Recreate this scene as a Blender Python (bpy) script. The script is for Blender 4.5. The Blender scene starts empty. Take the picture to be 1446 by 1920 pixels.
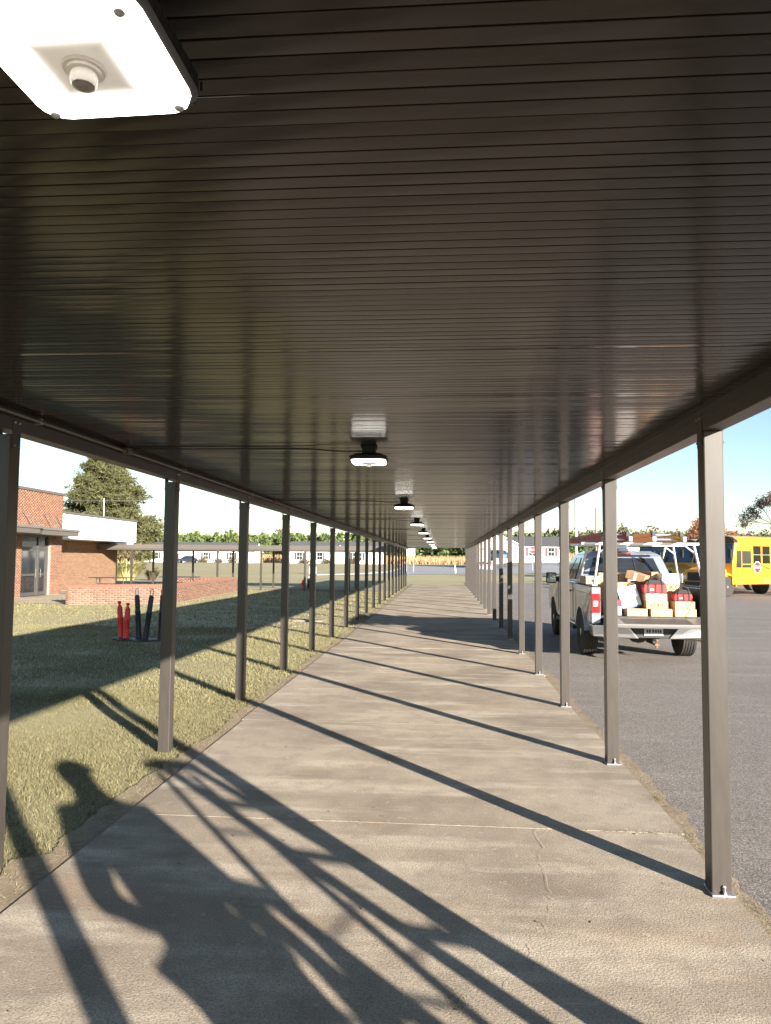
import bpy, math, random
import numpy as np
from mathutils import Vector, Matrix
random.seed(7); rng = np.random.default_rng(7)
SC = bpy.context.scene
COL = SC.collection
PI = math.pi
# ------------------------------------------------------------------ camera
YAW, PITCH, ROLL, FPX = 0.0790889, 0.0638205, 0.0088254, 1388.2
def camera():
    cy, sy, cp, sp = math.cos(YAW), math.sin(YAW), math.cos(PITCH), math.sin(PITCH)
    F = Vector((-sy*cp, cy*cp, sp)); Rt = Vector((cy, sy, 0)); U = Rt.cross(F)
    r = math.cos(ROLL)*Rt + math.sin(ROLL)*U; u = -math.sin(ROLL)*Rt + math.cos(ROLL)*U
    m = Matrix(((r.x, u.x, -F.x, 0), (r.y, u.y, -F.y, 0), (r.z, u.z, -F.z, 1.70), (0, 0, 0, 1)))
    cd = bpy.data.cameras.new('camera'); cd.sensor_fit = 'HORIZONTAL'; cd.sensor_width = 36.0
    cd.lens = FPX/1446*36; cd.clip_start = 0.02; cd.clip_end = 6000
    o = bpy.data.objects.new('camera', cd); COL.objects.link(o); o.matrix_world = m; SC.camera = o
camera()
# ------------------------------------------------------------------ sky and sun
SUNV = Vector((2.44, -3.10, 1.0)).normalized()
EL = math.asin(SUNV.z); AZ = math.atan2(SUNV.x, SUNV.y)
w = bpy.data.worlds.new('World'); SC.world = w; w.use_nodes = True
nt = w.node_tree; nt.nodes.clear()
sky = nt.nodes.new('ShaderNodeTexSky'); sky.sky_type = 'NISHITA'; sky.sun_disc = False
sky.sun_elevation = EL; sky.sun_rotation = AZ; sky.air_density = 1.0; sky.dust_density = 0.12; sky.ozone_density = 1.8
bg = nt.nodes.new('ShaderNodeBackground'); bg.inputs[1].default_value = 0.06
out = nt.nodes.new('ShaderNodeOutputWorld')
nt.links.new(sky.outputs[0], bg.inputs[0]); nt.links.new(bg.outputs[0], out.inputs[0])
sl = bpy.data.lights.new('sun', 'SUN'); sl.energy = 5.0; sl.angle = math.radians(0.55); sl.color = (1.0, 0.915, 0.80)
so = bpy.data.objects.new('sun', sl); COL.objects.link(so); so.location = (30, -40, 30)
so.rotation_euler = SUNV.to_track_quat('Z', 'Y').to_euler()
SC.view_settings.view_transform = 'Standard'; SC.view_settings.look = 'None'
SC.view_settings.gamma = 1.0; SC.view_settings.exposure = 1.95
SC.render.engine = 'CYCLES'
SC.cycles.use_denoising = True
SC.cycles.max_bounces = 8; SC.cycles.diffuse_bounces = 4; SC.cycles.glossy_bounces = 4
SC.cycles.transparent_max_bounces = 8
SC.cycles.sample_clamp_indirect = 6.0
# ------------------------------------------------------------------ materials
MATS = {}
def mat(name, col, rough=0.6, metal=0.0, var=0.0, scale=8.0, col2=None, bump=0.0, bscale=60.0, coat=0.0, spec=0.5, detail=5.0, stretch=None, island=None, trans=0.0, emit=None, estr=0.0):
    if name in MATS: return MATS[name]
    m = bpy.data.materials.new(name); m.use_nodes = True
    N = m.node_tree.nodes; L = m.node_tree.links; b = N['Principled BSDF']
    b.inputs['Roughness'].default_value = rough; b.inputs['Metallic'].default_value = metal
    b.inputs['Specular IOR Level'].default_value = spec
    b.inputs['Coat Weight'].default_value = coat; b.inputs['Coat Roughness'].default_value = 0.08
    b.inputs['Base Color'].default_value = (*col, 1)
    if trans: b.inputs['Transmission Weight'].default_value = trans
    if emit: b.inputs['Emission Color'].default_value = (*emit, 1); b.inputs['Emission Strength'].default_value = estr
    tc = N.new('ShaderNodeTexCoord'); src = tc.outputs['Object']
    if stretch:
        mp = N.new('ShaderNodeMapping'); mp.inputs['Scale'].default_value = stretch
        L.new(src, mp.inputs[0]); src = mp.outputs[0]
    if var or col2:
        c2 = col2 if col2 else tuple(max(0, c*(1-var)) for c in col)
        no = N.new('ShaderNodeTexNoise'); no.inputs['Scale'].default_value = scale; no.inputs['Detail'].default_value = detail
        no.inputs['Roughness'].default_value = 0.62
        L.new(src, no.inputs[0])
        cr = N.new('ShaderNodeValToRGB'); cr.color_ramp.elements[0].position = 0.34; cr.color_ramp.elements[1].position = 0.66
        cr.color_ramp.elements[0].color = (*c2, 1); cr.color_ramp.elements[1].color = (*col, 1)
        L.new(no.outputs[0], cr.inputs[0]); cout = cr.outputs[0]
        if island:
            ge = N.new('ShaderNodeNewGeometry'); c3 = N.new('ShaderNodeValToRGB')
            for k, (p, cc) in enumerate(island):
                e = c3.color_ramp.elements[k] if k < 2 else c3.color_ramp.elements.new(p)
                e.position = p; e.color = (*cc, 1)
            L.new(ge.outputs['Random Per Island'], c3.inputs[0])
            mx = N.new('ShaderNodeMix'); mx.data_type = 'RGBA'; mx.inputs[0].default_value = 0.6
            L.new(cout, mx.inputs[6]); L.new(c3.outputs[0], mx.inputs[7]); cout = mx.outputs[2]
        L.new(cout, b.inputs['Base Color'])
    if bump:
        n2 = N.new('ShaderNodeTexNoise'); n2.inputs['Scale'].default_value = bscale; n2.inputs['Detail'].default_value = 4
        L.new(src, n2.inputs[0])
        bp = N.new('ShaderNodeBump'); bp.inputs['Strength'].default_value = min(1, bump); bp.inputs['Distance'].default_value = 0.01
        L.new(n2.outputs[0], bp.inputs['Height']); L.new(bp.outputs[0], b.inputs['Normal'])
    MATS[name] = m
    return m
def N_(m): return m.node_tree.nodes, m.node_tree.links, m.node_tree.nodes['Principled BSDF']
def layered_ground(name, base, layers, rough, bumps, spec=0.3):
    """noise layers mixed over a base colour; layers: (scale, stretch, lo, hi, colour, strength)"""
    m = bpy.data.materials.new(name); m.use_nodes = True; N, L, b = N_(m)
    b.inputs['Roughness'].default_value = rough; b.inputs['Specular IOR Level'].default_value = spec
    ge = N.new('ShaderNodeNewGeometry'); cur = None
    for i, (sc, st, lo, hi, cc, k) in enumerate(layers):
        mp = N.new('ShaderNodeMapping'); mp.inputs['Scale'].default_value = st; mp.inputs['Location'].default_value = (i*3.7, i*1.9, 0)
        L.new(ge.outputs['Position'], mp.inputs[0])
        no = N.new('ShaderNodeTexNoise'); no.inputs['Scale'].default_value = sc; no.inputs['Detail'].default_value = 6; no.inputs['Roughness'].default_value = 0.6
        L.new(mp.outputs[0], no.inputs[0])
        mr = N.new('ShaderNodeMapRange'); mr.inputs[1].default_value = lo; mr.inputs[2].default_value = hi; mr.inputs[4].default_value = k
        L.new(no.outputs[0], mr.inputs[0])
        mx = N.new('ShaderNodeMix'); mx.data_type = 'RGBA'
        if cur is None: mx.inputs[6].default_value = (*base, 1)
        else: L.new(cur, mx.inputs[6])
        mx.inputs[7].default_value = (*cc, 1); L.new(mr.outputs[0], mx.inputs[0]); cur = mx.outputs[2]
    L.new(cur, b.inputs['Base Color'])
    nrm = None
    for sc, st in bumps:
        no = N.new('ShaderNodeTexNoise'); no.inputs['Scale'].default_value = sc; no.inputs['Detail'].default_value = 5; no.inputs['Roughness'].default_value = 0.65
        L.new(ge.outputs['Position'], no.inputs[0])
        bp = N.new('ShaderNodeBump'); bp.inputs['Strength'].default_value = st; bp.inputs['Distance'].default_value = 0.006
        L.new(no.outputs[0], bp.inputs['Height'])
        if nrm is not None: L.new(nrm, bp.inputs['Normal'])
        nrm = bp.outputs[0]
    L.new(nrm, b.inputs['Normal'])
    MATS[name] = m; return m
M_CONC = layered_ground('concrete', (0.44, 0.368, 0.285), [
    (0.7, (1, 1, 1), 0.42, 0.60, (0.27, 0.218, 0.165), 0.95),
    (1.7, (0.35, 1.6, 1), 0.50, 0.64, (0.58, 0.50, 0.395), 0.8),
    (5, (1, 1, 1), 0.48, 0.68, (0.265, 0.226, 0.182), 0.55),
    (0.45, (0.5, 1.8, 1), 0.58, 0.69, (0.45, 0.32, 0.21), 0.5),
    (14, (1, 1, 1), 0.60, 0.72, (0.60, 0.53, 0.43), 0.55),
    (28, (1, 1, 1), 0.58, 0.70, (0.25, 0.21, 0.168), 0.4),
    (110, (1, 1, 1), 0.47, 0.60, (0.16, 0.136, 0.11), 0.6),
    (75, (1, 1, 1), 0.63, 0.70, (0.70, 0.63, 0.52), 0.65)], 0.9, [(18, 0.15), (95, 0.5)], 0.2)
M_ASPH = layered_ground('asphalt', (0.262, 0.230, 0.205), [
    (0.3, (1, 1, 1), 0.42, 0.66, (0.20, 0.178, 0.160), 0.8),
    (1.4, (0.4, 1.5, 1), 0.50, 0.70, (0.34, 0.30, 0.265), 0.7),
    (9, (1, 1, 1), 0.52, 0.70, (0.19, 0.168, 0.15), 0.5),
    (80, (1, 1, 1), 0.45, 0.57, (0.085, 0.076, 0.068), 0.8),
    (100, (1, 1, 1), 0.58, 0.66, (0.60, 0.53, 0.46), 0.9)], 0.85, [(40, 0.3), (130, 0.8)], 0.25)
M_ROAD = layered_ground('road_asphalt', (0.27, 0.27, 0.275), [
    (0.12, (1, 1, 1), 0.42, 0.66, (0.22, 0.22, 0.225), 0.7), (3, (1, 1, 1), 0.5, 0.7, (0.32, 0.32, 0.32), 0.5)], 0.85, [(40, 0.4)], 0.3)
M_LAWN = layered_ground('lawn_soil', (0.345, 0.300, 0.178), [
    (0.06, (0.6, 1.6, 1), 0.42, 0.62, (0.41, 0.35, 0.225), 0.8),
    (0.5, (1, 1, 1), 0.48, 0.68, (0.265, 0.24, 0.125), 0.6),
    (5, (1, 1, 1), 0.50, 0.70, (0.34, 0.29, 0.18), 0.6),
    (40, (1, 1, 1), 0.48, 0.66, (0.17, 0.155, 0.065), 0.6)], 0.95, [(14, 0.4), (70, 0.6)], 0.1)
M_SOIL = layered_ground('dry_soil', (0.29, 0.232, 0.162), [
    (4, (1, 1, 1), 0.45, 0.65, (0.21, 0.165, 0.112), 0.8), (35, (1, 1, 1), 0.5, 0.66, (0.38, 0.31, 0.215), 0.7)], 0.95, [(25, 0.5), (90, 0.8)], 0.1)
M_BRONZE = mat('bronze_paint', (0.054, 0.047, 0.042), 0.36, 0.0, var=0.22, scale=9, spec=0.45, stretch=(3, 3, 0.5))
M_SLAT = mat('slat_bronze', (0.024, 0.0180, 0.0132), 0.16, 0.0, var=0.2, scale=2.5, spec=0.29)
M_GALV = mat('galvanised_steel', (0.42, 0.43, 0.44), 0.38, 0.7, var=0.2, scale=40)
M_DARKMETAL = mat('dark_cast_metal', (0.022, 0.021, 0.021), 0.5, 0.2, var=0.2, scale=20)
M_CONDUIT = mat('painted_conduit', (0.10, 0.085, 0.072), 0.4, 0.3)
M_CABLE = mat('black_cable', (0.012, 0.012, 0.012), 0.5)
M_BRICK = mat('brick', (0.260, 0.124, 0.071), 0.9, 0, col2=(0.195, 0.088, 0.055), scale=2.5, bump=0.5, bscale=80, island=[(0.0, (0.175, 0.077, 0.053)), (1.0, (0.305, 0.169, 0.101)), (0.5, (0.260, 0.124, 0.071))])
M_BRICKOLD = mat('old_brick', (0.198, 0.094, 0.061), 0.92, 0, col2=(0.132, 0.066, 0.047), scale=2.0, bump=0.6, bscale=70, island=[(0.0, (0.121, 0.057, 0.041)), (1.0, (0.242, 0.149, 0.099)), (0.5, (0.198, 0.094, 0.061))])
M_MORTAR = mat('mortar', (0.325, 0.280, 0.227), 0.95, 0, var=0.25, scale=6)
M_WHITEP = mat('white_panel', (0.80, 0.79, 0.77), 0.5, 0, var=0.05, scale=0.8)
M_TAUPE = mat('taupe_metal', (0.109, 0.096, 0.084), 0.4, 0.1, var=0.06, scale=2)
M_GLASS = mat('dark_glass', (0.018, 0.022, 0.026), 0.06, 0, spec=0.9, var=0.2, scale=2)
M_BUSWIN = mat('bus_side_glass', (0.008, 0.008, 0.009), 0.12, 0, spec=0.25, var=0.3, scale=3)
M_ALU = mat('aluminium', (0.62, 0.62, 0.61), 0.34, 0.75, var=0.1, scale=14)
M_SILVER = mat('silver_paint', (0.34, 0.38, 0.44), 0.28, 0.6, coat=0.8, var=0.04, scale=2)
M_CHROME = mat('chrome', (0.74, 0.74, 0.75), 0.18, 0.9, var=0.05, scale=8)
M_BLACKPL = mat('black_plastic', (0.018, 0.018, 0.019), 0.55, var=0.3, scale=18)
M_RUBBER = mat('tyre_rubber', (0.035, 0.033, 0.031), 0.85, var=0.35, scale=22, bump=0.2)
M_TRED = mat('tail_light_red', (0.42, 0.012, 0.015), 0.18, coat=0.8, var=0.3, scale=14)
M_TWHITE = mat('lamp_clear', (0.75, 0.75, 0.74), 0.15, coat=0.6)
M_CARD = mat('cardboard', (0.50, 0.345, 0.20), 0.85, var=0.16, scale=7, bump=0.15, bscale=40)
M_CARD2 = mat('brown_cardboard', (0.36, 0.225, 0.125), 0.85, var=0.2, scale=7, bump=0.15, bscale=40)
M_WHITEBOX = mat('white_card', (0.80, 0.80, 0.80), 0.6, var=0.05, scale=6)
M_BLUEPR = mat('blue_print', (0.05, 0.13, 0.42), 0.55, var=0.15, scale=9)
M_INK = mat('black_ink', (0.05, 0.04, 0.035), 0.8)
M_REDBAG = mat('red_nylon', (0.52, 0.028, 0.026), 0.65, var=0.3, scale=16, bump=0.4, bscale=35)
M_BLACKBAG = mat('black_nylon', (0.022, 0.021, 0.021), 0.75, var=0.3, scale=16, bump=0.4, bscale=35)
M_TAPE = mat('white_tape', (0.78, 0.76, 0.72), 0.5)
M_BUS = mat('bus_yellow', (0.72, 0.32, 0.011), 0.32, coat=0.5, var=0.06, scale=1.5)
M_ORANGE = mat('orange_plastic', (0.70, 0.035, 0.018), 0.5, var=0.15, scale=12)
M_LORANGE = mat('orange_ladder', (0.62, 0.045, 0.025), 0.5, var=0.15, scale=6)
M_LYELLOW = mat('yellow_fibreglass', (0.80, 0.46, 0.04), 0.45, var=0.12, scale=6)
M_REDPLATE = mat('red_reflective', (0.55, 0.02, 0.03), 0.4)
M_ROOF = mat('shingle', (0.085, 0.085, 0.09), 0.9, var=0.35, scale=3, bump=0.3, bscale=12)
M_SIDING = mat('white_siding', (0.78, 0.78, 0.77), 0.6, var=0.05, scale=0.6)
M_SHUTTER = mat('dark_shutter', (0.045, 0.035, 0.04), 0.6)
M_MAROON = mat('maroon_shutter', (0.14, 0.035, 0.045), 0.6)
M_WOOD = mat('weathered_wood', (0.24, 0.185, 0.13), 0.85, var=0.35, scale=4, stretch=(6, 6, 0.6))
M_BARK = mat('bark', (0.10, 0.075, 0.055), 0.95, var=0.4, scale=6, bump=0.8, bscale=14)
M_TWIG = mat('twig_grey', (0.12, 0.095, 0.08), 0.9, var=0.3, scale=5)
M_SKIN = mat('skin', (0.50, 0.31, 0.22), 0.55, var=0.1, scale=9)
M_DENIM = mat('denim', (0.06, 0.085, 0.15), 0.9, var=0.25, scale=20)
M_SHIRT = mat('work_shirt', (0.22, 0.23, 0.24), 0.9, var=0.15, scale=12)
def leafmat(name, stops, rough=0.75, base=None):
    a = base or stops[1][1]
    return mat(name, a, rough, 0, col2=tuple(x*0.6 for x in a), scale=0.7, island=stops, spec=0.25)
M_BLADE = leafmat('grass_blade', [(0.0, (0.085, 0.094, 0.040)), (1.0, (0.40, 0.335, 0.205)), (0.42, (0.155, 0.150, 0.068)), (0.72, (0.24, 0.208, 0.112))], base=(0.19, 0.172, 0.086))
M_STRAW = leafmat('straw_blade', [(0.0, (0.12, 0.095, 0.055)), (1.0, (0.34, 0.28, 0.18)), (0.5, (0.22, 0.175, 0.105))], base=(0.24, 0.19, 0.12))
M_WEED = leafmat('weed_blade', [(0.0, (0.05, 0.06, 0.02)), (1.0, (0.18, 0.15, 0.06)), (0.5, (0.10, 0.11, 0.035))])
M_NEEDLE = leafmat('pine_needle', [(0.0, (0.036, 0.048, 0.020)), (1.0, (0.125, 0.118, 0.052)), (0.5, (0.068, 0.076, 0.030))])
M_FARPINE = leafmat('far_pine', [(0.0, (0.050, 0.085, 0.028)), (1.0, (0.13, 0.165, 0.055)), (0.5, (0.085, 0.12, 0.04))])
M_FARHARD = leafmat('far_hardwood', [(0.0, (0.055, 0.075, 0.045)), (1.0, (0.17, 0.125, 0.085)), (0.5, (0.09, 0.095, 0.055))])
M_REDLEAF = leafmat('rust_leaf', [(0.0, (0.12, 0.055, 0.04)), (1.0, (0.36, 0.16, 0.10)), (0.5, (0.24, 0.095, 0.06))])
M_GREYLEAF = leafmat('grey_rust_leaf', [(0.0, (0.08, 0.07, 0.07)), (1.0, (0.24, 0.16, 0.13)), (0.5, (0.14, 0.11, 0.10))])
M_SEDGE = leafmat('sedge', [(0.0, (0.24, 0.14, 0.075)), (1.0, (0.55, 0.36, 0.20)), (0.5, (0.40, 0.25, 0.135))])
M_ORNGRASS = leafmat('ornamental_grass', [(0.0, (0.24, 0.25, 0.07)), (1.0, (0.62, 0.56, 0.27)), (0.5, (0.44, 0.42, 0.16))])
M_BUSH = leafmat('bush_leaf', [(0.0, (0.05, 0.05, 0.025)), (1.0, (0.15, 0.11, 0.055)), (0.5, (0.09, 0.08, 0.04))])
def lens_material():
    m = bpy.data.materials.new('lit_lens'); m.use_nodes = True; N, L, b = N_(m)
    b.inputs['Base Color'].default_value = (0.85, 0.84, 0.82, 1); b.inputs['Roughness'].default_value = 0.35
    b.inputs['Emission Color'].default_value = (1, 0.95, 0.86, 1)
    # the LED board is a ring behind the diffuser: the middle gives off much less
    tc = N.new('ShaderNodeTexCoord'); sx = N.new('ShaderNodeSeparateXYZ'); L.new(tc.outputs['Object'], sx.inputs[0])
    a1 = N.new('ShaderNodeMath'); a1.operation = 'ABSOLUTE'; L.new(sx.outputs[0], a1.inputs[0])
    a2 = N.new('ShaderNodeMath'); a2.operation = 'ABSOLUTE'; L.new(sx.outputs[1], a2.inputs[0])
    mx = N.new('ShaderNodeMath'); mx.operation = 'MAXIMUM'; L.new(a1.outputs[0], mx.inputs[0]); L.new(a2.outputs[0], mx.inputs[1])
    mr = N.new('ShaderNodeMapRange'); mr.interpolation_type = 'SMOOTHSTEP'
    mr.inputs[1].default_value = 0.030; mr.inputs[2].default_value = 0.105; mr.inputs[3].default_value = 0.0; mr.inputs[4].default_value = 1.0
    L.new(mx.outputs[0], mr.inputs[0]); pw = N.new('ShaderNodeMath'); pw.operation = 'POWER'; pw.inputs[1].default_value = 2.6; L.new(mr.outputs[0], pw.inputs[0])
    ml = N.new('ShaderNodeMath'); ml.operation = 'MULTIPLY_ADD'; ml.inputs[1].default_value = 3.2; ml.inputs[2].default_value = 0.05; L.new(pw.outputs[0], ml.inputs[0])
    L.new(ml.outputs[0], b.inputs['Emission Strength'])
    return m
M_LENS = lens_material()
# ------------------------------------------------------------------ mesh building
class MB:
    def __init__(s): s.v = []; s.f = []
    def add(s, vs, fs):
        n = len(s.v); s.v += [tuple(p) for p in vs]; s.f += [tuple(i+n for i in f) for f in fs]; return s
    def box(s, x0, x1, y0, y1, z0, z1, m=None):
        vs = [(x0,y0,z0),(x1,y0,z0),(x1,y1,z0),(x0,y1,z0),(x0,y0,z1),(x1,y0,z1),(x1,y1,z1),(x0,y1,z1)]
        if m is not None: vs = [m @ Vector(p) for p in vs]
        return s.add(vs, [(3,2,1,0),(4,5,6,7),(0,1,5,4),(1,2,6,5),(2,3,7,6),(3,0,4,7)])
    def prism(s, poly, axis, a, b, m=None):
        """extrude a 2-D outline along an axis; x: poly=(y,z); y: poly=(x,z); z: poly=(x,y)"""
        n = len(poly)
        def P(p, t): return {'x': (t, p[0], p[1]), 'y': (p[0], t, p[1]), 'z': (p[0], p[1], t)}[axis]
        vs = [P(p, a) for p in poly] + [P(p, b) for p in poly]
        if m is not None: vs = [m @ Vector(p) for p in vs]
        return s.add(vs, [tuple(range(n))[::-1], tuple(range(n, 2*n))] + [(i, (i+1) % n, n+(i+1) % n, n+i) for i in range(n)])
    def hexa(s, bot, top):
        return s.add(list(bot)+list(top), [(3,2,1,0),(4,5,6,7),(0,1,5,4),(1,2,6,5),(2,3,7,6),(3,0,4,7)])
    def tube(s, pts, r, n=8, caps=True):
        pts = [Vector(p) for p in pts]; rs = r if isinstance(r, (list, tuple)) else [r]*len(pts); base = len(s.v)
        for i, p in enumerate(pts):
            d = (pts[min(i+1, len(pts)-1)] - pts[max(i-1, 0)]).normalized()
            a = d.cross(Vector((0, 0, 1)) if abs(d.z) < 0.9 else Vector((1, 0, 0))).normalized(); b = d.cross(a)
            for k in range(n):
                t = 2*PI*k/n; s.v.append(tuple(p + (a*math.cos(t) + b*math.sin(t))*rs[i]))
        for i in range(len(pts)-1):
            for k in range(n):
                k2 = (k+1) % n; s.f.append((base+i*n+k, base+i*n+k2, base+(i+1)*n+k2, base+(i+1)*n+k))
        if caps: s.f.append(tuple(base+k for k in range(n))[::-1]); s.f.append(tuple(base+(len(pts)-1)*n+k for k in range(n)))
        return s
    def lathe(s, prof, n=24, axis='z', m=None, caps=True):
        base = len(s.v)
        for r, h in prof:
            for k in range(n):
                t = 2*PI*k/n; c, d = r*math.cos(t), r*math.sin(t)
                p = {'z': (c, d, h), 'x': (h, c, d), 'y': (c, h, d)}[axis]
                s.v.append(tuple(m @ Vector(p)) if m is not None else p)
        for i in range(len(prof)-1):
            for k in range(n):
                k2 = (k+1) % n; s.f.append((base+i*n+k, base+i*n+k2, base+(i+1)*n+k2, base+(i+1)*n+k))
        if caps: s.f.append(tuple(base+k for k in range(n))[::-1]); s.f.append(tuple(base+(len(prof)-1)*n+k for k in range(n)))
        return s
    def mesh(s, name, material, smooth=False):
        me = bpy.data.meshes.new(name); me.from_pydata(s.v, [], s.f)
        if smooth:
            me.polygons.foreach_set('use_smooth', [True]*len(me.polygons))
        import bmesh
        bm = bmesh.new(); bm.from_mesh(me); bmesh.ops.recalc_face_normals(bm, faces=bm.faces); bm.to_mesh(me); bm.free()
        if material: me.materials.append(material)
        return me
    def build(s, name, material, parent=None, bevel=0, smooth=False, loc=None, seg=2):
        return link(name, s.mesh(name, material, smooth), parent, bevel, loc, seg, smooth)
def link(name, me, parent=None, bevel=0, loc=None, seg=2, smooth=False):
    o = bpy.data.objects.new(name, me); COL.objects.link(o)
    if parent: o.parent = parent
    if loc: o.location = loc
    if bevel:
        b = o.modifiers.new('bevel', 'BEVEL'); b.width = bevel; b.segments = seg; b.limit_method = 'ANGLE'; b.angle_limit = math.radians(35)
    if smooth:
        try: me.set_sharp_from_angle(angle=math.radians(38))
        except Exception: pass
    return o
def tag(o, label=None, cat=None, group=None, kind=None):
    if label: o['label'] = label
    if cat: o['category'] = cat
    if group: o['group'] = group
    if kind: o['kind'] = kind
    return o
def thing(name, label, cat, loc=(0, 0, 0), rz=0, group=None):
    o = bpy.data.objects.new(name, None); COL.objects.link(o); o.location = loc; o.rotation_euler = (0, 0, rz)
    o.empty_display_size = 0.2
    return tag(o, label, cat, group)
def copy_tree(o, parent=None):
    c = o.copy(); COL.objects.link(c); c.parent = parent
    for ch in list(o.children): copy_tree(ch, c)
    return c
def np_mesh(name, V, F, material):
    """vertex array (n,3) and triangle/quad index array -> mesh"""
    me = bpy.data.meshes.new(name); k = F.shape[1]
    me.vertices.add(len(V)); me.vertices.foreach_set('co', V.astype(np.float32).ravel())
    me.loops.add(F.size); me.loops.foreach_set('vertex_index', F.astype(np.int32).ravel())
    me.polygons.add(len(F)); me.polygons.foreach_set('loop_start', np.arange(0, F.size, k, dtype=np.int32))
    me.update(calc_edges=True); me.validate()
    if material: me.materials.append(material)
    return me
def text_mesh(txt, size, material, name='lettering', depth=0.002):
    cu = bpy.data.curves.new('t', 'FONT'); cu.body = txt; cu.size = size; cu.extrude = depth; cu.align_x = 'CENTER'; cu.align_y = 'CENTER'
    cu.resolution_u = 3
    o = bpy.data.objects.new('t', cu); COL.objects.link(o)
    dg = bpy.context.evaluated_depsgraph_get(); me = bpy.data.meshes.new_from_object(o.evaluated_get(dg))
    bpy.data.objects.remove(o); bpy.data.curves.remove(cu); me.name = name
    me.materials.clear(); me.materials.append(material); return me
def sst(a, b, x):
    t = np.clip((x-a)/(b-a), 0, 1); return t*t*(3-2*t)
def gz(x, y): return 0.65*sst(70, 165, y) + 1.0*sst(5, 12, x)*sst(92, 122, y)
def gzf(x, y): return float(gz(np.array(x, float), np.array(y, float)))
def cards(P, size, k=3, elong=1.0, up=0.0, droop=0.0, wide=1.0):
    """k random triangles around every point: light foliage"""
    n = len(P); P = np.repeat(P, k, 0); s = np.repeat(np.broadcast_to(size, (n,)), k)[:, None]
    a = rng.normal(size=(n*k, 3)); a[:, 2] = a[:, 2]*(1-abs(up)) + up; a /= np.linalg.norm(a, axis=1)[:, None]
    b = rng.normal(size=(n*k, 3)); b = np.cross(a, b); b /= np.linalg.norm(b, axis=1)[:, None]
    o = P + rng.normal(size=(n*k, 3))*s*0.35
    A = o - b*s*0.5*wide; B = o + b*s*0.5*wide; Cc = o + a*s*elong; Cc[:, 2] -= droop*s[:, 0]
    V = np.stack([A, B, Cc], 1).reshape(-1, 3); F = np.arange(len(V)).reshape(-1, 3); return V, F
def blades(P, h, wd, lean=0.5):
    n = len(P); t = rng.uniform(0, 2*PI, n); d = np.stack([np.cos(t), np.sin(t), np.zeros(n)], 1)*np.reshape(wd, (-1, 1))*0.5
    l = rng.normal(size=(n, 3))*lean*np.reshape(h, (-1, 1)); l[:, 2] = h
    V = np.stack([P-d, P+d, P+l], 1).reshape(-1, 3); F = np.arange(3*n).reshape(-1, 3); return V, F
def cat_mesh(parts):
    Vs, Fs, n = [], [], 0
    for V, F in parts: Vs.append(V); Fs.append(F+n); n += len(V)
    return np.concatenate(Vs), np.concatenate(Fs)
# ================================================================== SETTING
def lawn():
    xs = np.concatenate([np.linspace(-1500, -120, 12), np.linspace(-110, -12, 40), np.linspace(-10, 12, 45), np.linspace(14, 110, 40), np.linspace(130, 1500, 12)])
    ys = np.concatenate([np.linspace(-600, -30, 8), np.linspace(-25, 62, 45), np.linspace(64, 190, 70), np.linspace(200, 320, 12), np.linspace(400, 3500, 8)])
    X, Y = np.meshgrid(xs, ys); Z = gz(X, Y) - 0.03
    near = (Y < 40) & (X > -30) & (X < -2.7); Z = Z + near*0.012*np.sin(X*1.7+np.cos(Y*0.9)*2)*np.cos(Y*1.1)
    V = np.stack([X.ravel(), Y.ravel(), Z.ravel()], 1); nx, ny = len(xs), len(ys)
    i, j = np.meshgrid(np.arange(nx-1), np.arange(ny-1)); a = (j*nx+i).ravel()
    o = link('lawn', np_mesh('lawn', V, np.stack([a, a+1, a+nx+1, a+nx], 1), M_LAWN)); tag(o, 'short dormant olive lawn beside the concrete walk', 'lawn', kind='structure')
lawn()
def sheet(name, poly, z, material, label, cat, sub=0):
    """flat or ground-following sheet from a polygon"""
    mb = MB(); mb.add([(x, y, z+gzf(x, y)) for x, y in poly], [tuple(range(len(poly)))])
    return tag(mb.build(name, material), label, cat, kind='structure')
def strip(name, left, right, z, material, label, cat):
    n = len(left); mb = MB()
    mb.add([(x, y, z+gzf(x, y)) for x, y in left]+[(x, y, z+gzf(x, y)) for x, y in right], [(i, i+1, n+i+1, n+i) for i in range(n-1)])
    return tag(mb.build(name, material), label, cat, kind='structure')
WL, WR, WEND = -2.11, 1.50, 49.2
# asphalt lot on the right of the walk
yy = np.linspace(-25, 57, 165)
strip('parking_lot', [(1.52, y) for y in yy], [(90, y+0.09*80 if y > 50 else y) for y in yy], -0.016, M_ASPH, 'worn grey asphalt lot beside the walk', 'parking lot')
# soil strips along both slab edges
yy = np.arange(-6, 52, 0.11)
strip('soil_verge', [(WR-0.03, y) for y in yy], [(1.60+0.022*rng.normal()+0.028*math.sin(y*1.3)+0.02*math.sin(y*4.1), y) for y in yy], -0.008, M_SOIL, 'dry soil line where slab meets asphalt', 'soil')
strip('soil_edge', [(WL+0.03, y) for y in yy], [(-2.21-0.06*abs(math.sin(y*0.8+0.5))-0.08*rng.random()-(0.12 if 2.2 < y < 4.2 else 0), y) for y in yy], -0.012, M_SOIL, 'bare brown soil along the lawn side of the walk', 'soil')
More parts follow.
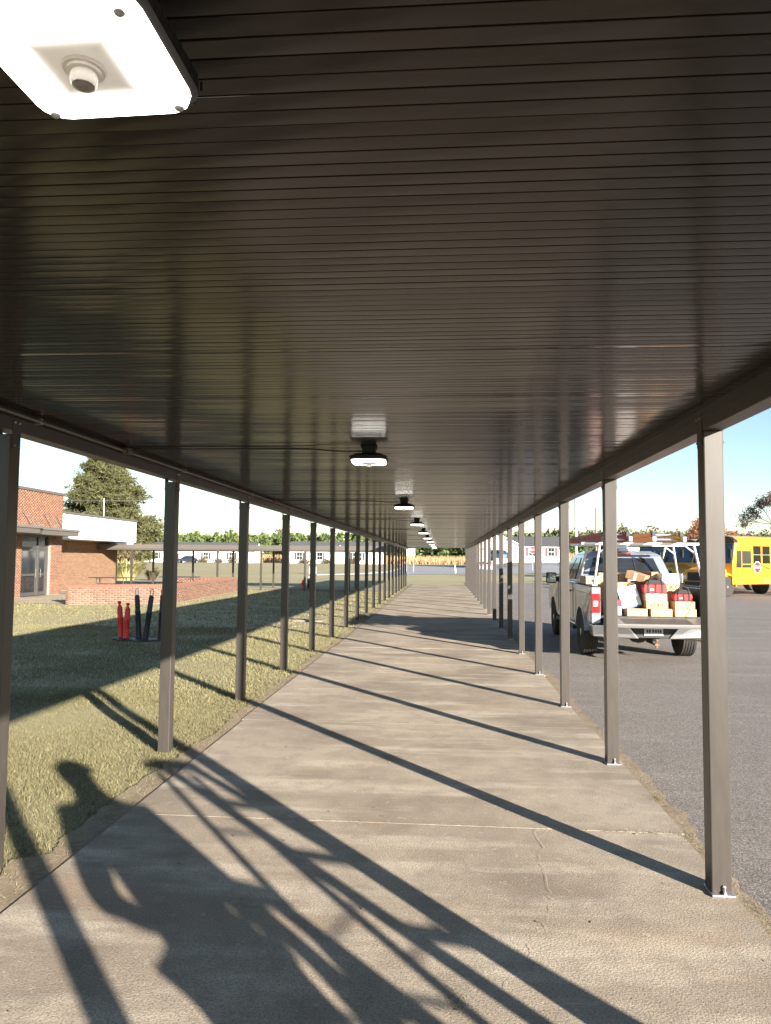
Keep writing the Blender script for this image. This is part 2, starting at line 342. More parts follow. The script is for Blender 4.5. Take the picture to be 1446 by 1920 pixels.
# concrete walk: a bed with one slab per bay between the joints
joints = [-8.0, -4.9, -1.8, 1.6, 4.89, 7.80, 11.25, 14.35, 17.5, 20.6, 23.7, 26.8, 29.9, 33.0, 36.1, 39.2, 42.3, 45.6, 49.2]
bed = MB(); bed.box(WL+0.02, WR-0.02, -8, WEND-0.01, -0.12, -0.005)
walk = tag(bed.build('walkway', mat('joint_soil', (0.13, 0.10, 0.065), 0.95, var=0.5, scale=30)), 'long grey concrete walk under the metal canopy', 'walkway', kind='structure')
for a, b in zip(joints[:-1], joints[1:]):
    mb = MB(); mb.box(WL+0.012*rng.normal(), WR+0.012*rng.normal(), a+0.003, b-0.003, -0.09, 0.0)
    s = mb.build('slab', M_CONC, walk); s.location.z = 0.0012*rng.normal()
def crack(pts, wdt=0.006):
    L_, R_ = [], []
    p = []
    for (x0, y0), (x1, y1) in zip(pts[:-1], pts[1:]):
        n = max(2, int(math.hypot(x1-x0, y1-y0)/0.04))
        for k in range(n): t = k/n; p.append((x0+(x1-x0)*t+0.012*rng.normal(), y0+(y1-y0)*t))
    for x, y in p:
        h = wdt*(0.3+rng.random()); L_.append((x-h/2, y, 0.0045)); R_.append((x+h/2, y+0.003, 0.0045))
    n = len(L_); mb = MB(); mb.add(L_+R_, [(i, i+1, n+i+1, n+i) for i in range(n-1)])
    return mb.build('crack', mat('crack_soil', (0.54, 0.46, 0.36), 0.95, var=0.25, scale=30), walk)
crack([(0.56, 4.86), (0.60, 4.60), (0.55, 4.35), (0.55, 4.0), (0.53, 3.75), (0.45, 3.55), (0.36, 3.3), (0.22, 3.05)], 0.003)
crack([(1.0, 11.2), (0.6, 11.0), (-0.2, 10.9), (-1.2, 11.05)], 0.006)
# paths, road
sheet('side_path', [(-19.0, 40.6), (-2.12, 40.6), (-2.12, 42.8), (-19.0, 42.8)], -0.018, M_CONC, 'pale concrete path under the cross canopy', 'path')
sheet('door_apron', [(-24, 27.6), (-14.2, 26.0), (-13.0, 26.8), (-13.2, 33.5), (-24, 33.5)], -0.018, M_CONC, 'concrete apron outside the school doors', 'paving')
sheet('driveway', [(-32, 52), (-20, 50), (-19.5, 54), (-34, 60)], -0.016, M_CONC, 'pale curved path beyond the shrub', 'path')
def road():
    near = [(-13, 75.6), (-11, 76.5), (-8, 78.8), (-3, 83), (4, 89.5), (12, 92), (30, 95), (90, 100)]
    far = [(-13, 75.8), (-11.5, 77.6), (-9.5, 81.5), (-7.0, 92), (-6.5, 112), (-9, 150), (30, 150), (90, 150)]
    # finely cut so that the sheet follows the rise of the ground
    n = 60; L_, R_ = [], []
    def samp(p, t):
        s = t*(len(p)-1); i = min(int(s), len(p)-2); f = s-i; return (p[i][0]*(1-f)+p[i+1][0]*f, p[i][1]*(1-f)+p[i+1][1]*f)
    mb = MB(); m = 24
    for i in range(n+1):
        a, b = samp(near, i/n), samp(far, i/n)
        for j in range(m+1):
            x, y = a[0]+(b[0]-a[0])*j/m, a[1]+(b[1]-a[1])*j/m; mb.v.append((x, y, gzf(x, y)-0.005))
    for i in range(n):
        for j in range(m): q = i*(m+1)+j; mb.f.append((q, q+1, q+m+2, q+m+1))
    tag(mb.build('road', M_ROAD), 'grey asphalt road curving past the far lawn', 'road', kind='structure')
    k = MB(); c = [samp(far, t/40*0.72) for t in range(41)]
    for (x0, y0), (x1, y1) in zip(c[:-1], c[1:]):
        d = Vector((x1-x0, y1-y0)).normalized(); nrm = Vector((-d.y, d.x))*0.18; z = gzf(x0, y0); z1 = gzf(x1, y1)
        k.hexa([(x0, y0, z-.05), (x1, y1, z1-.05), (x1+nrm.x, y1+nrm.y, z1-.05), (x0+nrm.x, y0+nrm.y, z-.05)],
               [(x0, y0, z+.09), (x1, y1, z1+.09), (x1+nrm.x, y1+nrm.y, z1+.09), (x0+nrm.x, y0+nrm.y, z+.09)])
    tag(k.build('kerb', mat('kerb_concrete', (0.36, 0.33, 0.28), 0.85, var=0.2, scale=2)), 'pale concrete kerb round the corner of the far lawn', 'kerb', kind='structure')
road()
# ================================================================== MAIN CANOPY
XL, XR, BZ, CZ = -2.458, 1.425, 2.40, 2.52     # post lines, beam underside, ceiling
PW = 0.102
def beam_part(parent, x, y0, y1, side):
    mb = MB(); mb.box(x-0.052, x+0.052, y0, y1, BZ, CZ+0.05)
    # gutter lip on the outer side and a small reveal on the inner side
    xo = x+side*0.052
    mb.box(min(xo, xo+side*0.055), max(xo, xo+side*0.055), y0, y1, BZ+0.035, CZ+0.16)
    o = mb.build('beam', M_BRONZE, parent, bevel=0.004)
    l = MB(); xi = x-side*0.052; l.box(min(xi, xi-side*0.012), max(xi, xi-side*0.012), y0, y1, CZ-0.055, CZ-0.045); l.build('beam_lip', M_BRONZE, o)
    return o
def main_canopy():
    t = thing('covered_walkway', 'long dark bronze metal canopy on slim square posts over the concrete walk', 'canopy', (0, 0, 0))
    Y0, Y1 = -5.5, 51.0
    beam_part(t, XL, Y0, Y1, -1); beam_part(t, XR, Y0, Y1, 1)
    d = MB(); d.box(XL-0.10, XR+0.10, Y0-0.1, Y1+0.1, CZ+0.165, CZ+0.20)
    deck = d.build('roof_deck', M_BRONZE, t)
    for y in (Y0, Y1):
        e = MB(); e.box(XL+0.055, XR-0.055, y-0.05, y+0.05, CZ-0.03, CZ+0.16); e.build('end_fascia', M_BRONZE, t, bevel=0.004)
    # slats
    a, b = XL+0.054, XR-0.054; pitch = 0.0478; wd = 0.0435
    def slat_geo():
        # rolled pan: very slightly crowned face with folded edges
        mb = MB(); h = wd/2; cr = 0.00030
        pr = [(-h, 0.022), (-h, 0.0012)] + [(-h*0.97+2*h*0.97*k/6, cr*((k-3)/3)**2) for k in range(7)] + [(h, 0.0012), (h, 0.022)]
        n = len(pr); mb.add([(a, y, z) for y, z in pr]+[(b, y, z) for y, z in pr], [(i, i+1, n+i+1, n+i) for i in range(n-1)])
        return mb
    sm = slat_geo().mesh('slat', M_SLAT, True)
    sm.set_sharp_from_angle(angle=math.radians(25))
    ns = int((Y1-Y0-0.2)/pitch); V0 = np.array(slat_geo().v); F0 = np.array(slat_geo().f); Vs = []; Fs = []; cnt = 0
    seam = MB()
    for k in range(ns):
        y = Y0+0.12+k*pitch; tl = (0.019 if y < 16 else 0.010)*rng.normal(); dz = 0.0002*rng.normal()
        if 0.9 <= y and cnt < 300:
            o = bpy.data.objects.new('slat', sm); COL.objects.link(o); o.parent = deck; o.location = (0, y, CZ+dz); o.rotation_euler = (tl, 0, 0); cnt += 1
        else:
            c, s = math.cos(tl), math.sin(tl); V = V0.copy(); V[:, 1] = V0[:, 1]*c-V0[:, 2]*s+y; V[:, 2] = V0[:, 1]*s+V0[:, 2]*c+CZ+dz
            Vs.append((V, F0))
    V, F = cat_mesh(Vs); sr = np_mesh('slat_run', V, F, M_SLAT); sr.polygons.foreach_set('use_smooth', [True]*len(sr.polygons)); sr.set_sharp_from_angle(angle=math.radians(25)); tag(link('slat_run', sr, deck), kind='stuff')
    g = MB(); g.box(a, b, Y0+0.06, Y1-0.06, CZ+0.016, CZ+0.030); g.build('groove_backing', mat('groove_dark', (0.02, 0.017, 0.014), 0.7), deck)
    # posts
    def post_parts():
        p = MB(); p.box(-PW/2, PW/2, -PW/2, PW/2, 0.008, BZ)
        q = MB(); q.box(-0.058, 0.058, -PW/2-0.028, PW/2+0.012, 0.001, 0.011)
        bo = MB(); m = Matrix.Translation((0.008, -PW/2-0.014, 0))
        bo.lathe([(0.014, 0.011), (0.014, 0.014)], 12, m=m).lathe([(0.010, 0.014), (0.010, 0.024)], 6, m=m).lathe([(0.005, 0.02), (0.005, 0.045), (0.003, 0.047)], 8, m=m)
        m2 = Matrix.Translation((0.008, -PW/2, 0.045)); bo.lathe([(0.009, 0), (0.009, -0.012)], 6, axis='y', m=m2)
        br = MB()
        for sx in (-1, 1):
            br.box(min(sx*(PW/2+0.0005), sx*(PW/2+0.0045)), max(sx*(PW/2+0.0005), sx*(PW/2+0.0045)), -0.04, 0.04, BZ-0.085, BZ+0.095)
        br.box(-PW/2-0.0045, PW/2+0.0045, -0.04, 0.04, BZ-0.006, BZ-0.002)
        sc = MB()
        for sx in (-1, 1):
            for zz in (BZ-0.06, BZ-0.06, BZ+0.07):
                for sy in (-0.022, 0.022):
                    sc.lathe([(0.008, 0), (0.008, 0.006), (0.004, 0.010)], 8, axis='x', m=Matrix.Translation((sx*(PW/2+0.0045), sy, zz)) @ Matrix.Diagonal((sx, 1, 1, 1)))
        return [('post', p, M_BRONZE, 0.006), ('base_plate', q, M_GALV, 0.002), ('anchor_bolt', bo, M_GALV, 0), ('bracket', br, M_BRONZE, 0.001), ('screw', sc, M_GALV, 0)]
    pp = post_parts(); meshes = {n: b.mesh(n, m) for n, b, m, _ in pp}
    bev = {n: v for n, _, _, v in pp}
    ys = [-5.0, -2.9, -0.62, 1.86] + [4.075+2.4384*k for k in range(19)]
    for x in (XL, XR):
        for y in ys:
            if x == XL and y == 1.86: y = 1.64
            if x == XL and abs(y-4.075) < 0.01: y = 3.96
            o = link('post', meshes['post'], t, bev['post'], (x, y, 0 if x > 0 else -0.02), 2)
            for n in ('base_plate', 'anchor_bolt', 'bracket', 'screw'):
                if x < 0 and n in ('base_plate', 'anchor_bolt'): continue
                if y > 22 and n in ('anchor_bolt', 'screw'): continue
                link(n, meshes[n], o, bev[n])
            if x < 0:
                o.scale.z = 1.0
main_canopy()
# lights
LY = [0.978, 5.34, 10.15, 15.05, 19.9, 24.8, 29.7, 34.6, 39.4, 44.3]
def rsq(hw, r, n=5):
    P = []
    for cx, cy, a0 in ((hw-r, hw-r, 0), (-hw+r, hw-r, 90), (-hw+r, -hw+r, 180), (hw-r, -hw+r, 270)):
        for k in range(n): a = math.radians(a0+90*k/(n-1)); P.append((cx+r*math.cos(a), cy+r*math.sin(a)))
    return P
def ceiling_light():
    t = thing('ceiling_light', 'square dark ceiling light with glowing white lens hung under the bronze canopy', 'ceiling light', (0, 0, 0), 0, 'ceiling lights in a row under the canopy')
    h = MB(); A = rsq(0.138, 0.045); B = rsq(0.148, 0.05); C = rsq(0.10, 0.04); D = rsq(0.07, 0.02); n = len(A)
    rings = [(A, 0.012), (B, 0.018), (B, 0.040), (C, 0.062), (D, 0.066)]
    h.v = [(x, y, z) for r, z in rings for x, y in r]
    h.f = [tuple(range(n))[::-1], tuple(range(4*n, 5*n))] + [(i*n+k, i*n+(k+1) % n, (i+1)*n+(k+1) % n, (i+1)*n+k) for i in range(4) for k in range(n)]
    ho = h.build('housing', M_DARKMETAL, t, smooth=False)
    f = MB()
    for k in range(11):
        p = -0.12+0.024*k
        f.box(p-0.003, p+0.003, -0.152, -0.146, 0.022, 0.046); f.box(p-0.003, p+0.003, 0.146, 0.152, 0.022, 0.046)
        f.box(-0.1495, -0.146, p-0.003, p+0.003, 0.022, 0.046); f.box(0.1462, 0.1488, p-0.003, p+0.003, 0.024, 0.040)
    tag(f.build('fin_row', M_DARKMETAL, ho), kind='stuff')
    nk = MB(); nk.box(-0.055, 0.055, -0.055, 0.055, 0.064, 0.107); nk.build('mounting_box', M_DARKMETAL, t, bevel=0.004)
    pl = MB(); pl.box(-0.066, 0.066, -0.066, 0.066, 0.107, 0.119); pl.build('mounting_plate', M_DARKMETAL, t, bevel=0.002)
    l = MB(); A = rsq(0.134, 0.042); B = rsq(0.137, 0.044); Cc = rsq(0.118, 0.035)
    l.v = [(x, y, z) for r, z in ((Cc, -0.004), (A, 0.0), (B, 0.013)) for x, y in r]
    l.f = [tuple(range(n))[::-1]] + [(i*n+k, i*n+(k+1) % n, (i+1)*n+(k+1) % n, (i+1)*n+k) for i in range(2) for k in range(n)]
    le = l.build('lens', M_LENS, t, smooth=True)
    s = MB(); s.lathe([(0.034, -0.0042), (0.032, -0.008), (0.027, -0.0085), (0.0265, -0.012)], 28).lathe([(0.019, -0.010), (0.0215, -0.018), (0.0205, -0.026), (0.0175, -0.030), (0.0165, -0.0285)], 28)
    so_ = s.build('sensor', mat('sensor_white', (0.72, 0.70, 0.67), 0.4), t, smooth=True)
    x = MB(); x.lathe([(0.0155, -0.0290), (0.012, -0.0325), (0.004, -0.034)], 24); x.build('sensor_window', mat('sensor_grey', (0.20, 0.19, 0.18), 0.4), so_, smooth=True)
    for sx, sy in ((-1, -1), (1, -1), (-1, 1), (1, 1)):
        c = MB(); c.lathe([(0.0085, 0), (0.0085, -0.0035), (0.005, -0.0065), (0.001, -0.007)], 14, m=Matrix.Translation((sx*0.112, sy*0.112, -0.002)))
        c.build('screw', M_GALV, t, smooth=True)
    return t
L0 = ceiling_light()
for i, y in enumerate(LY):
    o = L0 if i == 0 else copy_tree(L0)
    o.scale = (0.9, 0.9, 1.0); o.location = (-0.515 if i == 0 else -0.545-0.0015*i, y, 2.40); o.rotation_euler = (0, 0, math.radians(-1.5 if i == 0 else rng.normal()))
# conduit along the left beam, with boxes and a cable to every light
def conduit():
    t = thing('electrical_conduit', 'slim bronze conduit clipped along the lawn side beam of the canopy', 'conduit')
    x, z = XL+0.088, CZ-0.03
    p = MB(); p.tube([(x, -5, z), (x, 50.5, z)], 0.0125, 10); p.build('pipe', M_CONDUIT, t, smooth=True)
    for y in LY:
        j = MB(); j.box(x-0.022, x+0.032, y-0.045, y+0.045, z-0.022, z+0.024); j.lathe([(0.019, -0.075), (0.019, 0.075)], 10, axis='y', m=Matrix.Translation((x, y, z)))
        j.build('junction_box', M_CONDUIT, t, bevel=0.003)
    st = MB(); st.box(-0.006, 0.03, -0.012, 0.012, -0.018, 0.018); sm = st.mesh('strap', M_GALV)
    for k in range(22):
        link('strap', sm, t, 0, (x-0.02, 1.0+k*2.44+0.7, z))
conduit()
for i, y in enumerate(LY):
    lx = -0.545; z = CZ-0.010
    c = MB(); c.tube([(XL+0.115, y+0.02, CZ-0.022), (XL+0.16, y+0.02, z), (lx-0.75, y+0.02, z), (lx-0.45, y+0.015, z-0.004), (lx-0.20, y+0.01, z-0.022), (lx-0.056, y, CZ-0.032)], 0.0055, 8)
    tag(c.build('supply_cable', M_CABLE, smooth=True), 'thin black cable running across the ceiling to a canopy light', 'cable', 'supply cables to the canopy lights')
# ================================================================== CROSS CANOPY
def side_canopy():
    t = thing('covered_walkway', 'lower taupe canopy on thin posts crossing the lawn to the school', 'canopy')
    y0, y1, x0, x1 = 39.55, 43.6, -20.8, -2.55
    for y in (y0, y1):
        m = MB(); m.box(x0, x1, y-0.05, y+0.05, 2.10, 2.30); m.box(x0, x1, y-0.09 if y == y0 else y+0.051, y-0.051 if y == y0 else y+0.09, 2.16, 2.40); m.build('beam', M_TAUPE, t, bevel=0.004)
    d = MB(); d.box(x0, x1, y0-0.05, y1+0.05, 2.302, 2.36); dk = d.build('roof_deck', M_TAUPE, t)
    pm = MB(); pm.box(-0.05, 0.05, -0.05, 0.05, -0.03, 2.10); me = pm.mesh('post', M_BRONZE)
    for k in range(8): link('post', me, t, 0, (-5.05-2.41*k if k < 6 else -5.05-2.41*k+0.35, y0, 0))
    for k in range(8): link('post', me, t, 0, (-5.2-2.41*k-0.05*k, y1, 0))
side_canopy()
# ================================================================== SCHOOL
def bricks(along, u0, u1, z0, z1, fixed, nrm, holes=(), L=0.203, H=0.0677, g=0.011, depth=0.016):
    """one course after another of bricks standing proud of a mortar face"""
    Vs = []; rows = int((z1-z0)/H)
    B = np.array([(0,0,0),(1,0,0),(1,1,0),(0,1,0),(0,0,1),(1,0,1),(1,1,1),(0,1,1)], float)
    F = np.array([(0,1,5,4),(1,2,6,5),(2,3,7,6),(3,0,4,7),(4,5,6,7),(3,2,1,0)])
    out = []
    for r in range(rows):
        z = z0+r*H; u = u0-(L/2 if r % 2 else 0)
        while u < u1-0.02:
            a, b = max(u, u0)+g/2, min(u+L, u1)-g/2; u += L
            if b-a < 0.02: continue
            segs = [(a, b)]
            for h0, h1, k0, k1 in holes:
                if z+H > k0 and z < k1:
                    ns = []
                    for s0, s1 in segs:
                        if s1 <= h0 or s0 >= h1: ns.append((s0, s1))
                        else:
                            if h0-s0 > 0.03: ns.append((s0, h0))
                            if s1-h1 > 0.03: ns.append((h1, s1))
                    segs = ns
            for s0, s1 in segs:
                dd = depth*(0.85+0.3*rng.random())
                V = np.empty((8, 3)); uu = B[:, 0]*(s1-s0)+s0; nn = fixed+nrm*(B[:, 1]*dd-0.004)
                V[:, 2] = z+g/2+B[:, 2]*(H-g)
                if along == 'y': V[:, 1] = uu; V[:, 0] = nn
                else: V[:, 0] = uu; V[:, 1] = nn
                out.append((V, F))
    return out
def school():
    t = thing('school_building', 'single storey brick school with white fascia and glazed double doors', 'building')
    X = -17.5
    w_ = MB(); w_.box(X-8, X, 14, 29.55, 0-.03, 4.48); w_.box(X-8, X, 31.78, 32.75, -.03, 4.48); w_.box(X-8, X, 29.55, 31.78, 2.62, 4.48); w_.box(X-8, X-0.6, 29.55, 31.78, -.03, 2.62)
    wl = w_.build('wall', M_MORTAR, t)
    P = bricks('y', 24.0, 32.75, 0, 4.47, X, 1, holes=((29.55, 31.78, 0, 2.62),)) + bricks('x', X-1.6, X+0.012, 0, 4.47, 32.75, 1)
    V, F = cat_mesh(P); tag(link('brickwork', np_mesh('brickwork', V, F, M_BRICK), wl), kind='stuff')
    c = MB(); c.box(X-8.06, X+0.07, 13.9, 32.84, 4.48, 4.60); c.build('coping', M_TAUPE, t, bevel=0.01)
    XW = -19.1
    w2 = MB(); w2.box(XW-9, XW, 32.77, 42.1, -.03, 2.52); w2o = w2.build('wall', M_MORTAR, t)
    P = bricks('y', 32.8, 42.1, 0, 2.51, XW, 1) + bricks('x', XW-3, XW+0.012, 0, 2.51, 42.1, 1)
    V, F = cat_mesh(P); tag(link('brickwork', np_mesh('brickwork', V, F, mat('buff_brick', (0.242, 0.132, 0.072), 0.9, 0, col2=(0.187, 0.094, 0.055), scale=2.5, bump=0.5, bscale=80, island=[(0.0, (0.182, 0.088, 0.050)), (1.0, (0.297, 0.182, 0.105)), (0.5, (0.248, 0.138, 0.077))])), w2o), kind='stuff')
    f = MB(); f.box(X-9, X-0.01, 32.86, 41.0, 2.53, 3.68); f.build('fascia_panel', M_WHITEP, t, bevel=0.01)
    g = MB(); g.box(X-9.05, X+0.05, 32.86, 41.06, 3.683, 3.79); g.build('roof_edge', M_TAUPE, t, bevel=0.01)
    s = MB(); s.box(X-6, X-1.2, 41.01, 43.4, 2.42, 2.62); s.build('soffit_band', M_WHITEP, t, bevel=0.01)
    d = MB(); d.box(X-0.35, X-0.23, 32.79, 32.90, 0, 2.5); d.build('downspout', M_TAUPE, t, bevel=0.01)
    # door set
    xd = X-0.14
    fr = MB()
    for y in (29.55, 30.93, 31.70): fr.box(xd-0.05, xd+0.05, y, y+0.08, 0, 2.62)
    fr.box(xd-0.049, xd+0.049, 29.63, 31.70, 2.54, 2.62); fr.box(xd-0.048, xd+0.048, 29.63, 31.70, 2.02, 2.10)
    fr.build('door_frame', mat('anodised', (0.10, 0.095, 0.09), 0.4, 0.4), t, bevel=0.004)
    for a, b in ((29.63, 30.93), (31.01, 31.70)):
        q = MB(); q.box(xd-0.008, xd+0.008, a, b, 2.10, 2.54); q.build('transom_pane', M_GLASS, t)
        dr = MB()
        for y in (a+0.004, b-0.104): dr.box(xd-0.022, xd+0.022, y, y+0.10, 0.01, 2.015)
        for z0, z1 in ((0.01, 0.16), (0.86, 0.95), (1.92, 2.015)): dr.box(xd-0.021, xd+0.021, a+0.104, b-0.104, z0, z1)
        do = dr.build('door', mat('anodised', (0.2, 0.2, 0.2)), t, bevel=0.003)
        for z0, z1 in ((0.16, 0.86), (0.95, 1.92)):
            p = MB(); p.box(xd-0.006, xd+0.006, a+0.104, b-0.104, z0, z1); p.build('pane', M_GLASS, do)
        hd = MB(); yh = b-0.15 if a < 30 else a+0.15
        hd.tube([(xd+0.022, yh, 0.80), (xd+0.07, yh, 0.80), (xd+0.07, yh, 1.15), (xd+0.022, yh, 1.15)], 0.012, 8); hd.build('handle', M_CHROME, do, smooth=True)
    # hung canopy with chamfered corner
    a = MB(); poly = [(X+0.02, 24.0), (X+1.5, 24.0), (X+1.5, 28.2), (X+0.98, 29.3), (X+0.98, 32.4), (X+0.02, 32.4)]
    a.prism(poly, 'z', 2.60, 2.80); ao = a.build('entrance_canopy', M_TAUPE, t, bevel=0.008)
    l = MB(); poly2 = [(X+0.02, 23.97), (X+1.55, 23.97), (X+1.55, 28.23), (X+1.03, 29.32), (X+1.03, 32.45), (X+0.02, 32.45)]
    l.prism(poly2, 'z', 2.803, 2.90); l.build('canopy_edge', mat('taupe_light', (0.13, 0.115, 0.10), 0.4), ao, bevel=0.006)
    for y in (27.6, 29.6, 31.2, 32.2):
        r = MB(); r.tube([(X+0.02, y-0.15, 3.55), (X+0.85, y, 2.90)], 0.018, 8); r.build('hanger_rod', M_TAUPE, ao, smooth=True)
school()
def low_wall():
    t = thing('garden_wall', 'low weathered brick wall round the school patio', 'wall')
    H = -0.02+9*0.0677
    segs = [((-13.5, 25.9), (-10.25, 27.25)), ((-10.25, 27.25), (-10.9, 38.2)), ((-10.9, 38.2), (-14.6, 38.4))]
    for (x0, y0), (x1, y1) in segs:
        L_ = math.hypot(x1-x0, y1-y0); a = math.atan2(y1-y0, x1-x0); T = Matrix.Translation((x0, y0, 0)) @ Matrix.Rotation(a, 4, 'Z')
        c = MB(); c.box(0, L_, -0.10, 0.10, -.06, H, T); core = c.build('wall_core', M_MORTAR, t)
        P = bricks('x', -0.1, L_+0.1, -0.02, H, -0.10, -1) + bricks('x', -0.1, L_+0.1, -0.02, H, 0.10, 1)
        V, F = cat_mesh(P); V = np.c_[V, np.ones(len(V))] @ np.array(T).T; V = V[:, :3]
        tag(link('brickwork', np_mesh('brickwork', V, F, M_BRICKOLD), core), kind='stuff')
        # rowlock cap: single bricks on edge
        bm_ = MB(); bm_.box(0.005, 0.062, -0.125, 0.125, H+0.008, H+0.108); me = bm_.mesh('cap_brick', M_BRICKOLD); n = int((L_+0.1)/0.0677)
        for k in range(n):
            o = link('cap_brick', me, core); o.matrix_local = T @ Matrix.Translation((-0.1+k*0.0677, 0.004*rng.normal(), 0.003*rng.normal()))
low_wall()
# ------------------------------------------------------------------ patio things
def picnic_table(x, y, rz, label):
    t = thing('picnic_table', label, 'table', (x, y, 0), rz, 'picnic tables')
    mt = mat('table_coating', (0.03, 0.033, 0.038), 0.5, var=0.2, scale=6)
    tp = MB(); tp.box(-0.92, 0.92, -0.38, 0.38, 0.73, 0.77); tp.build('table_top', mt, t, bevel=0.01)
    for s in (-1, 1):
        b = MB(); b.box(-0.92, 0.92, s*0.72-0.14, s*0.72+0.14, 0.42, 0.455); b.build('bench', mt, t, bevel=0.01)
        l = MB(); l.tube([(s*0.6, -0.72, 0.40), (s*0.6, -0.55, 0.02), (s*0.6, -0.30, 0.02), (s*0.6, -0.2, 0.72)], 0.025, 8); l.tube([(s*0.6, 0.72, 0.40), (s*0.6, 0.55, 0.02), (s*0.6, 0.30, 0.02), (s*0.6, 0.2, 0.72)], 0.025, 8)
        l.build('leg', mt, t, smooth=True)
picnic_table(-15.2, 33.0, 0.12, 'dark coated picnic table behind the brick garden wall, nearer the doors')
picnic_table(-12.9, 35.5, 0.1, 'dark coated picnic table behind the brick garden wall, nearer the cross canopy')
def blade_clump(name, label, cat, x, y, n, h, r, material, z=0.0, lean=0.7, wd=0.03):
    P = np.zeros((n, 3)); a = rng.uniform(0, 2*PI, n); q = r*np.sqrt(rng.random(n))*0.45; P[:, 0] = q*np.cos(a); P[:, 1] = q*np.sin(a)
    hh = h*rng.uniform(0.55, 1.0, n)
    tip = np.stack([P[:, 0]*1.6+np.cos(a)*r*rng.uniform(0.1, 1, n), P[:, 1]*1.6+np.sin(a)*r*rng.uniform(0.1, 1, n), hh*rng.uniform(0.5, 1, n)], 1)
    mid = (P+tip)/2; mid[:, 2] = hh*0.75
    d = np.stack([-np.sin(a), np.cos(a), np.zeros(n)], 1)*wd/2
    V = np.stack([P-d, P+d, mid+d, mid-d, tip], 1).reshape(-1, 3); b = np.arange(n)[:, None]*5
    F4 = b+np.array([[0, 1, 2, 3]]); F3 = b+np.array([[3, 2, 4]])
    V2 = V; me = np_mesh(name, V2, np.concatenate([np.concatenate([b+0, b+1, b+2], 1), np.concatenate([b+0, b+2, b+3], 1), F3]), material)
    t = thing(name, label, cat, (x, y, z)); link('foliage', me, t); return t
blade_clump('ornamental_grass', 'pale yellow green ornamental grass clump by the school corner', 'shrub', -23.4, 53.0, 900, 1.75, 1.5, M_ORNGRASS, wd=0.05)
blade_clump('dry_shrub', 'small brown dry shrub beside the pale ornamental grass', 'shrub', -21.6, 53.6, 220, 1.0, 0.6, M_BUSH, wd=0.05)
# ================================================================== DELINEATOR POSTS
def rubber_base(t, r, z=0.0):
    b = MB(); b.lathe([(r, 0), (r, 0.018), (r*0.86, 0.032), (0.08, 0.038), (0.06, 0.05)], 8); b.build('rubber_base', M_BLACKPL, t, bevel=0.004)
def delineator_orange(x, y, tx, ty, label, h):
    t = thing('delineator_post', label, 'delineator', (x, y, -0.02), 0)
    rubber_base(t, 0.19)
    p = MB(); T = Matrix.Rotation(tx, 4, 'X') @ Matrix.Rotation(ty, 4, 'Y')
    p.lathe([(0.066, 0.03), (0.064, 0.06), (0.056, 0.08), (0.056, h*0.52), (0.061, h*0.53), (0.061, h*0.555), (0.056, h*0.565), (0.054, h*0.83), (0.030, h*0.885), (0.022, h*0.90), (0.022, h*0.93), (0.04, h*0.965), (0.042, h*0.985), (0.02, h)], 20, m=T)
    p.build('tube', M_ORANGE, t, smooth=True)
delineator_orange(-6.72, 15.15, 0.0, -0.09, 'red orange delineator post leaning away from its upright twin on the lawn', 0.80)
delineator_orange(-6.56, 15.0, 0.0, 0.03, 'upright red orange delineator post on the lawn beside the black ones', 0.77)
def delineator_black(x, y, ty, label, h=0.94, white=False):
    t = thing('delineator_post', label, 'delineator', (x, y, -0.02), 0)
    rubber_base(t, 0.25); T = Matrix.Rotation(ty, 4, 'Y'); mk = mat('delineator_black', (0.016, 0.02, 0.028), 0.5, var=0.2, scale=8)
    p = MB(); p.lathe([(0.065, 0.03), (0.058, 0.07), (0.054, h*0.6), (0.060, h*0.61), (0.060, h*0.635), (0.053, h*0.645), (0.051, h*0.965), (0.030, h)], 20, m=T); p.build('tube', mk, t, smooth=True)
    hd = MB(); hd.tube([T @ Vector(q) for q in ((-0.028, 0, h-0.02), (-0.028, 0, h+0.10), (-0.016, 0, h+0.125), (0.016, 0, h+0.125), (0.028, 0, h+0.10), (0.028, 0, h-0.02))], 0.008 if not white else 0.014, 8)
    hd.build('handle', mk if not white else M_WHITEBOX, t, smooth=True)
delineator_black(-6.30, 15.05, -0.075, 'black delineator post with a pale handle, next to the orange ones', white=True)
delineator_black(-6.13, 14.95, 0.12, 'black loop handled delineator post leaning towards the walk')
delineator_black(-5.86, 15.1, 0.02, 'upright black loop handled delineator post half hidden by a canopy post')
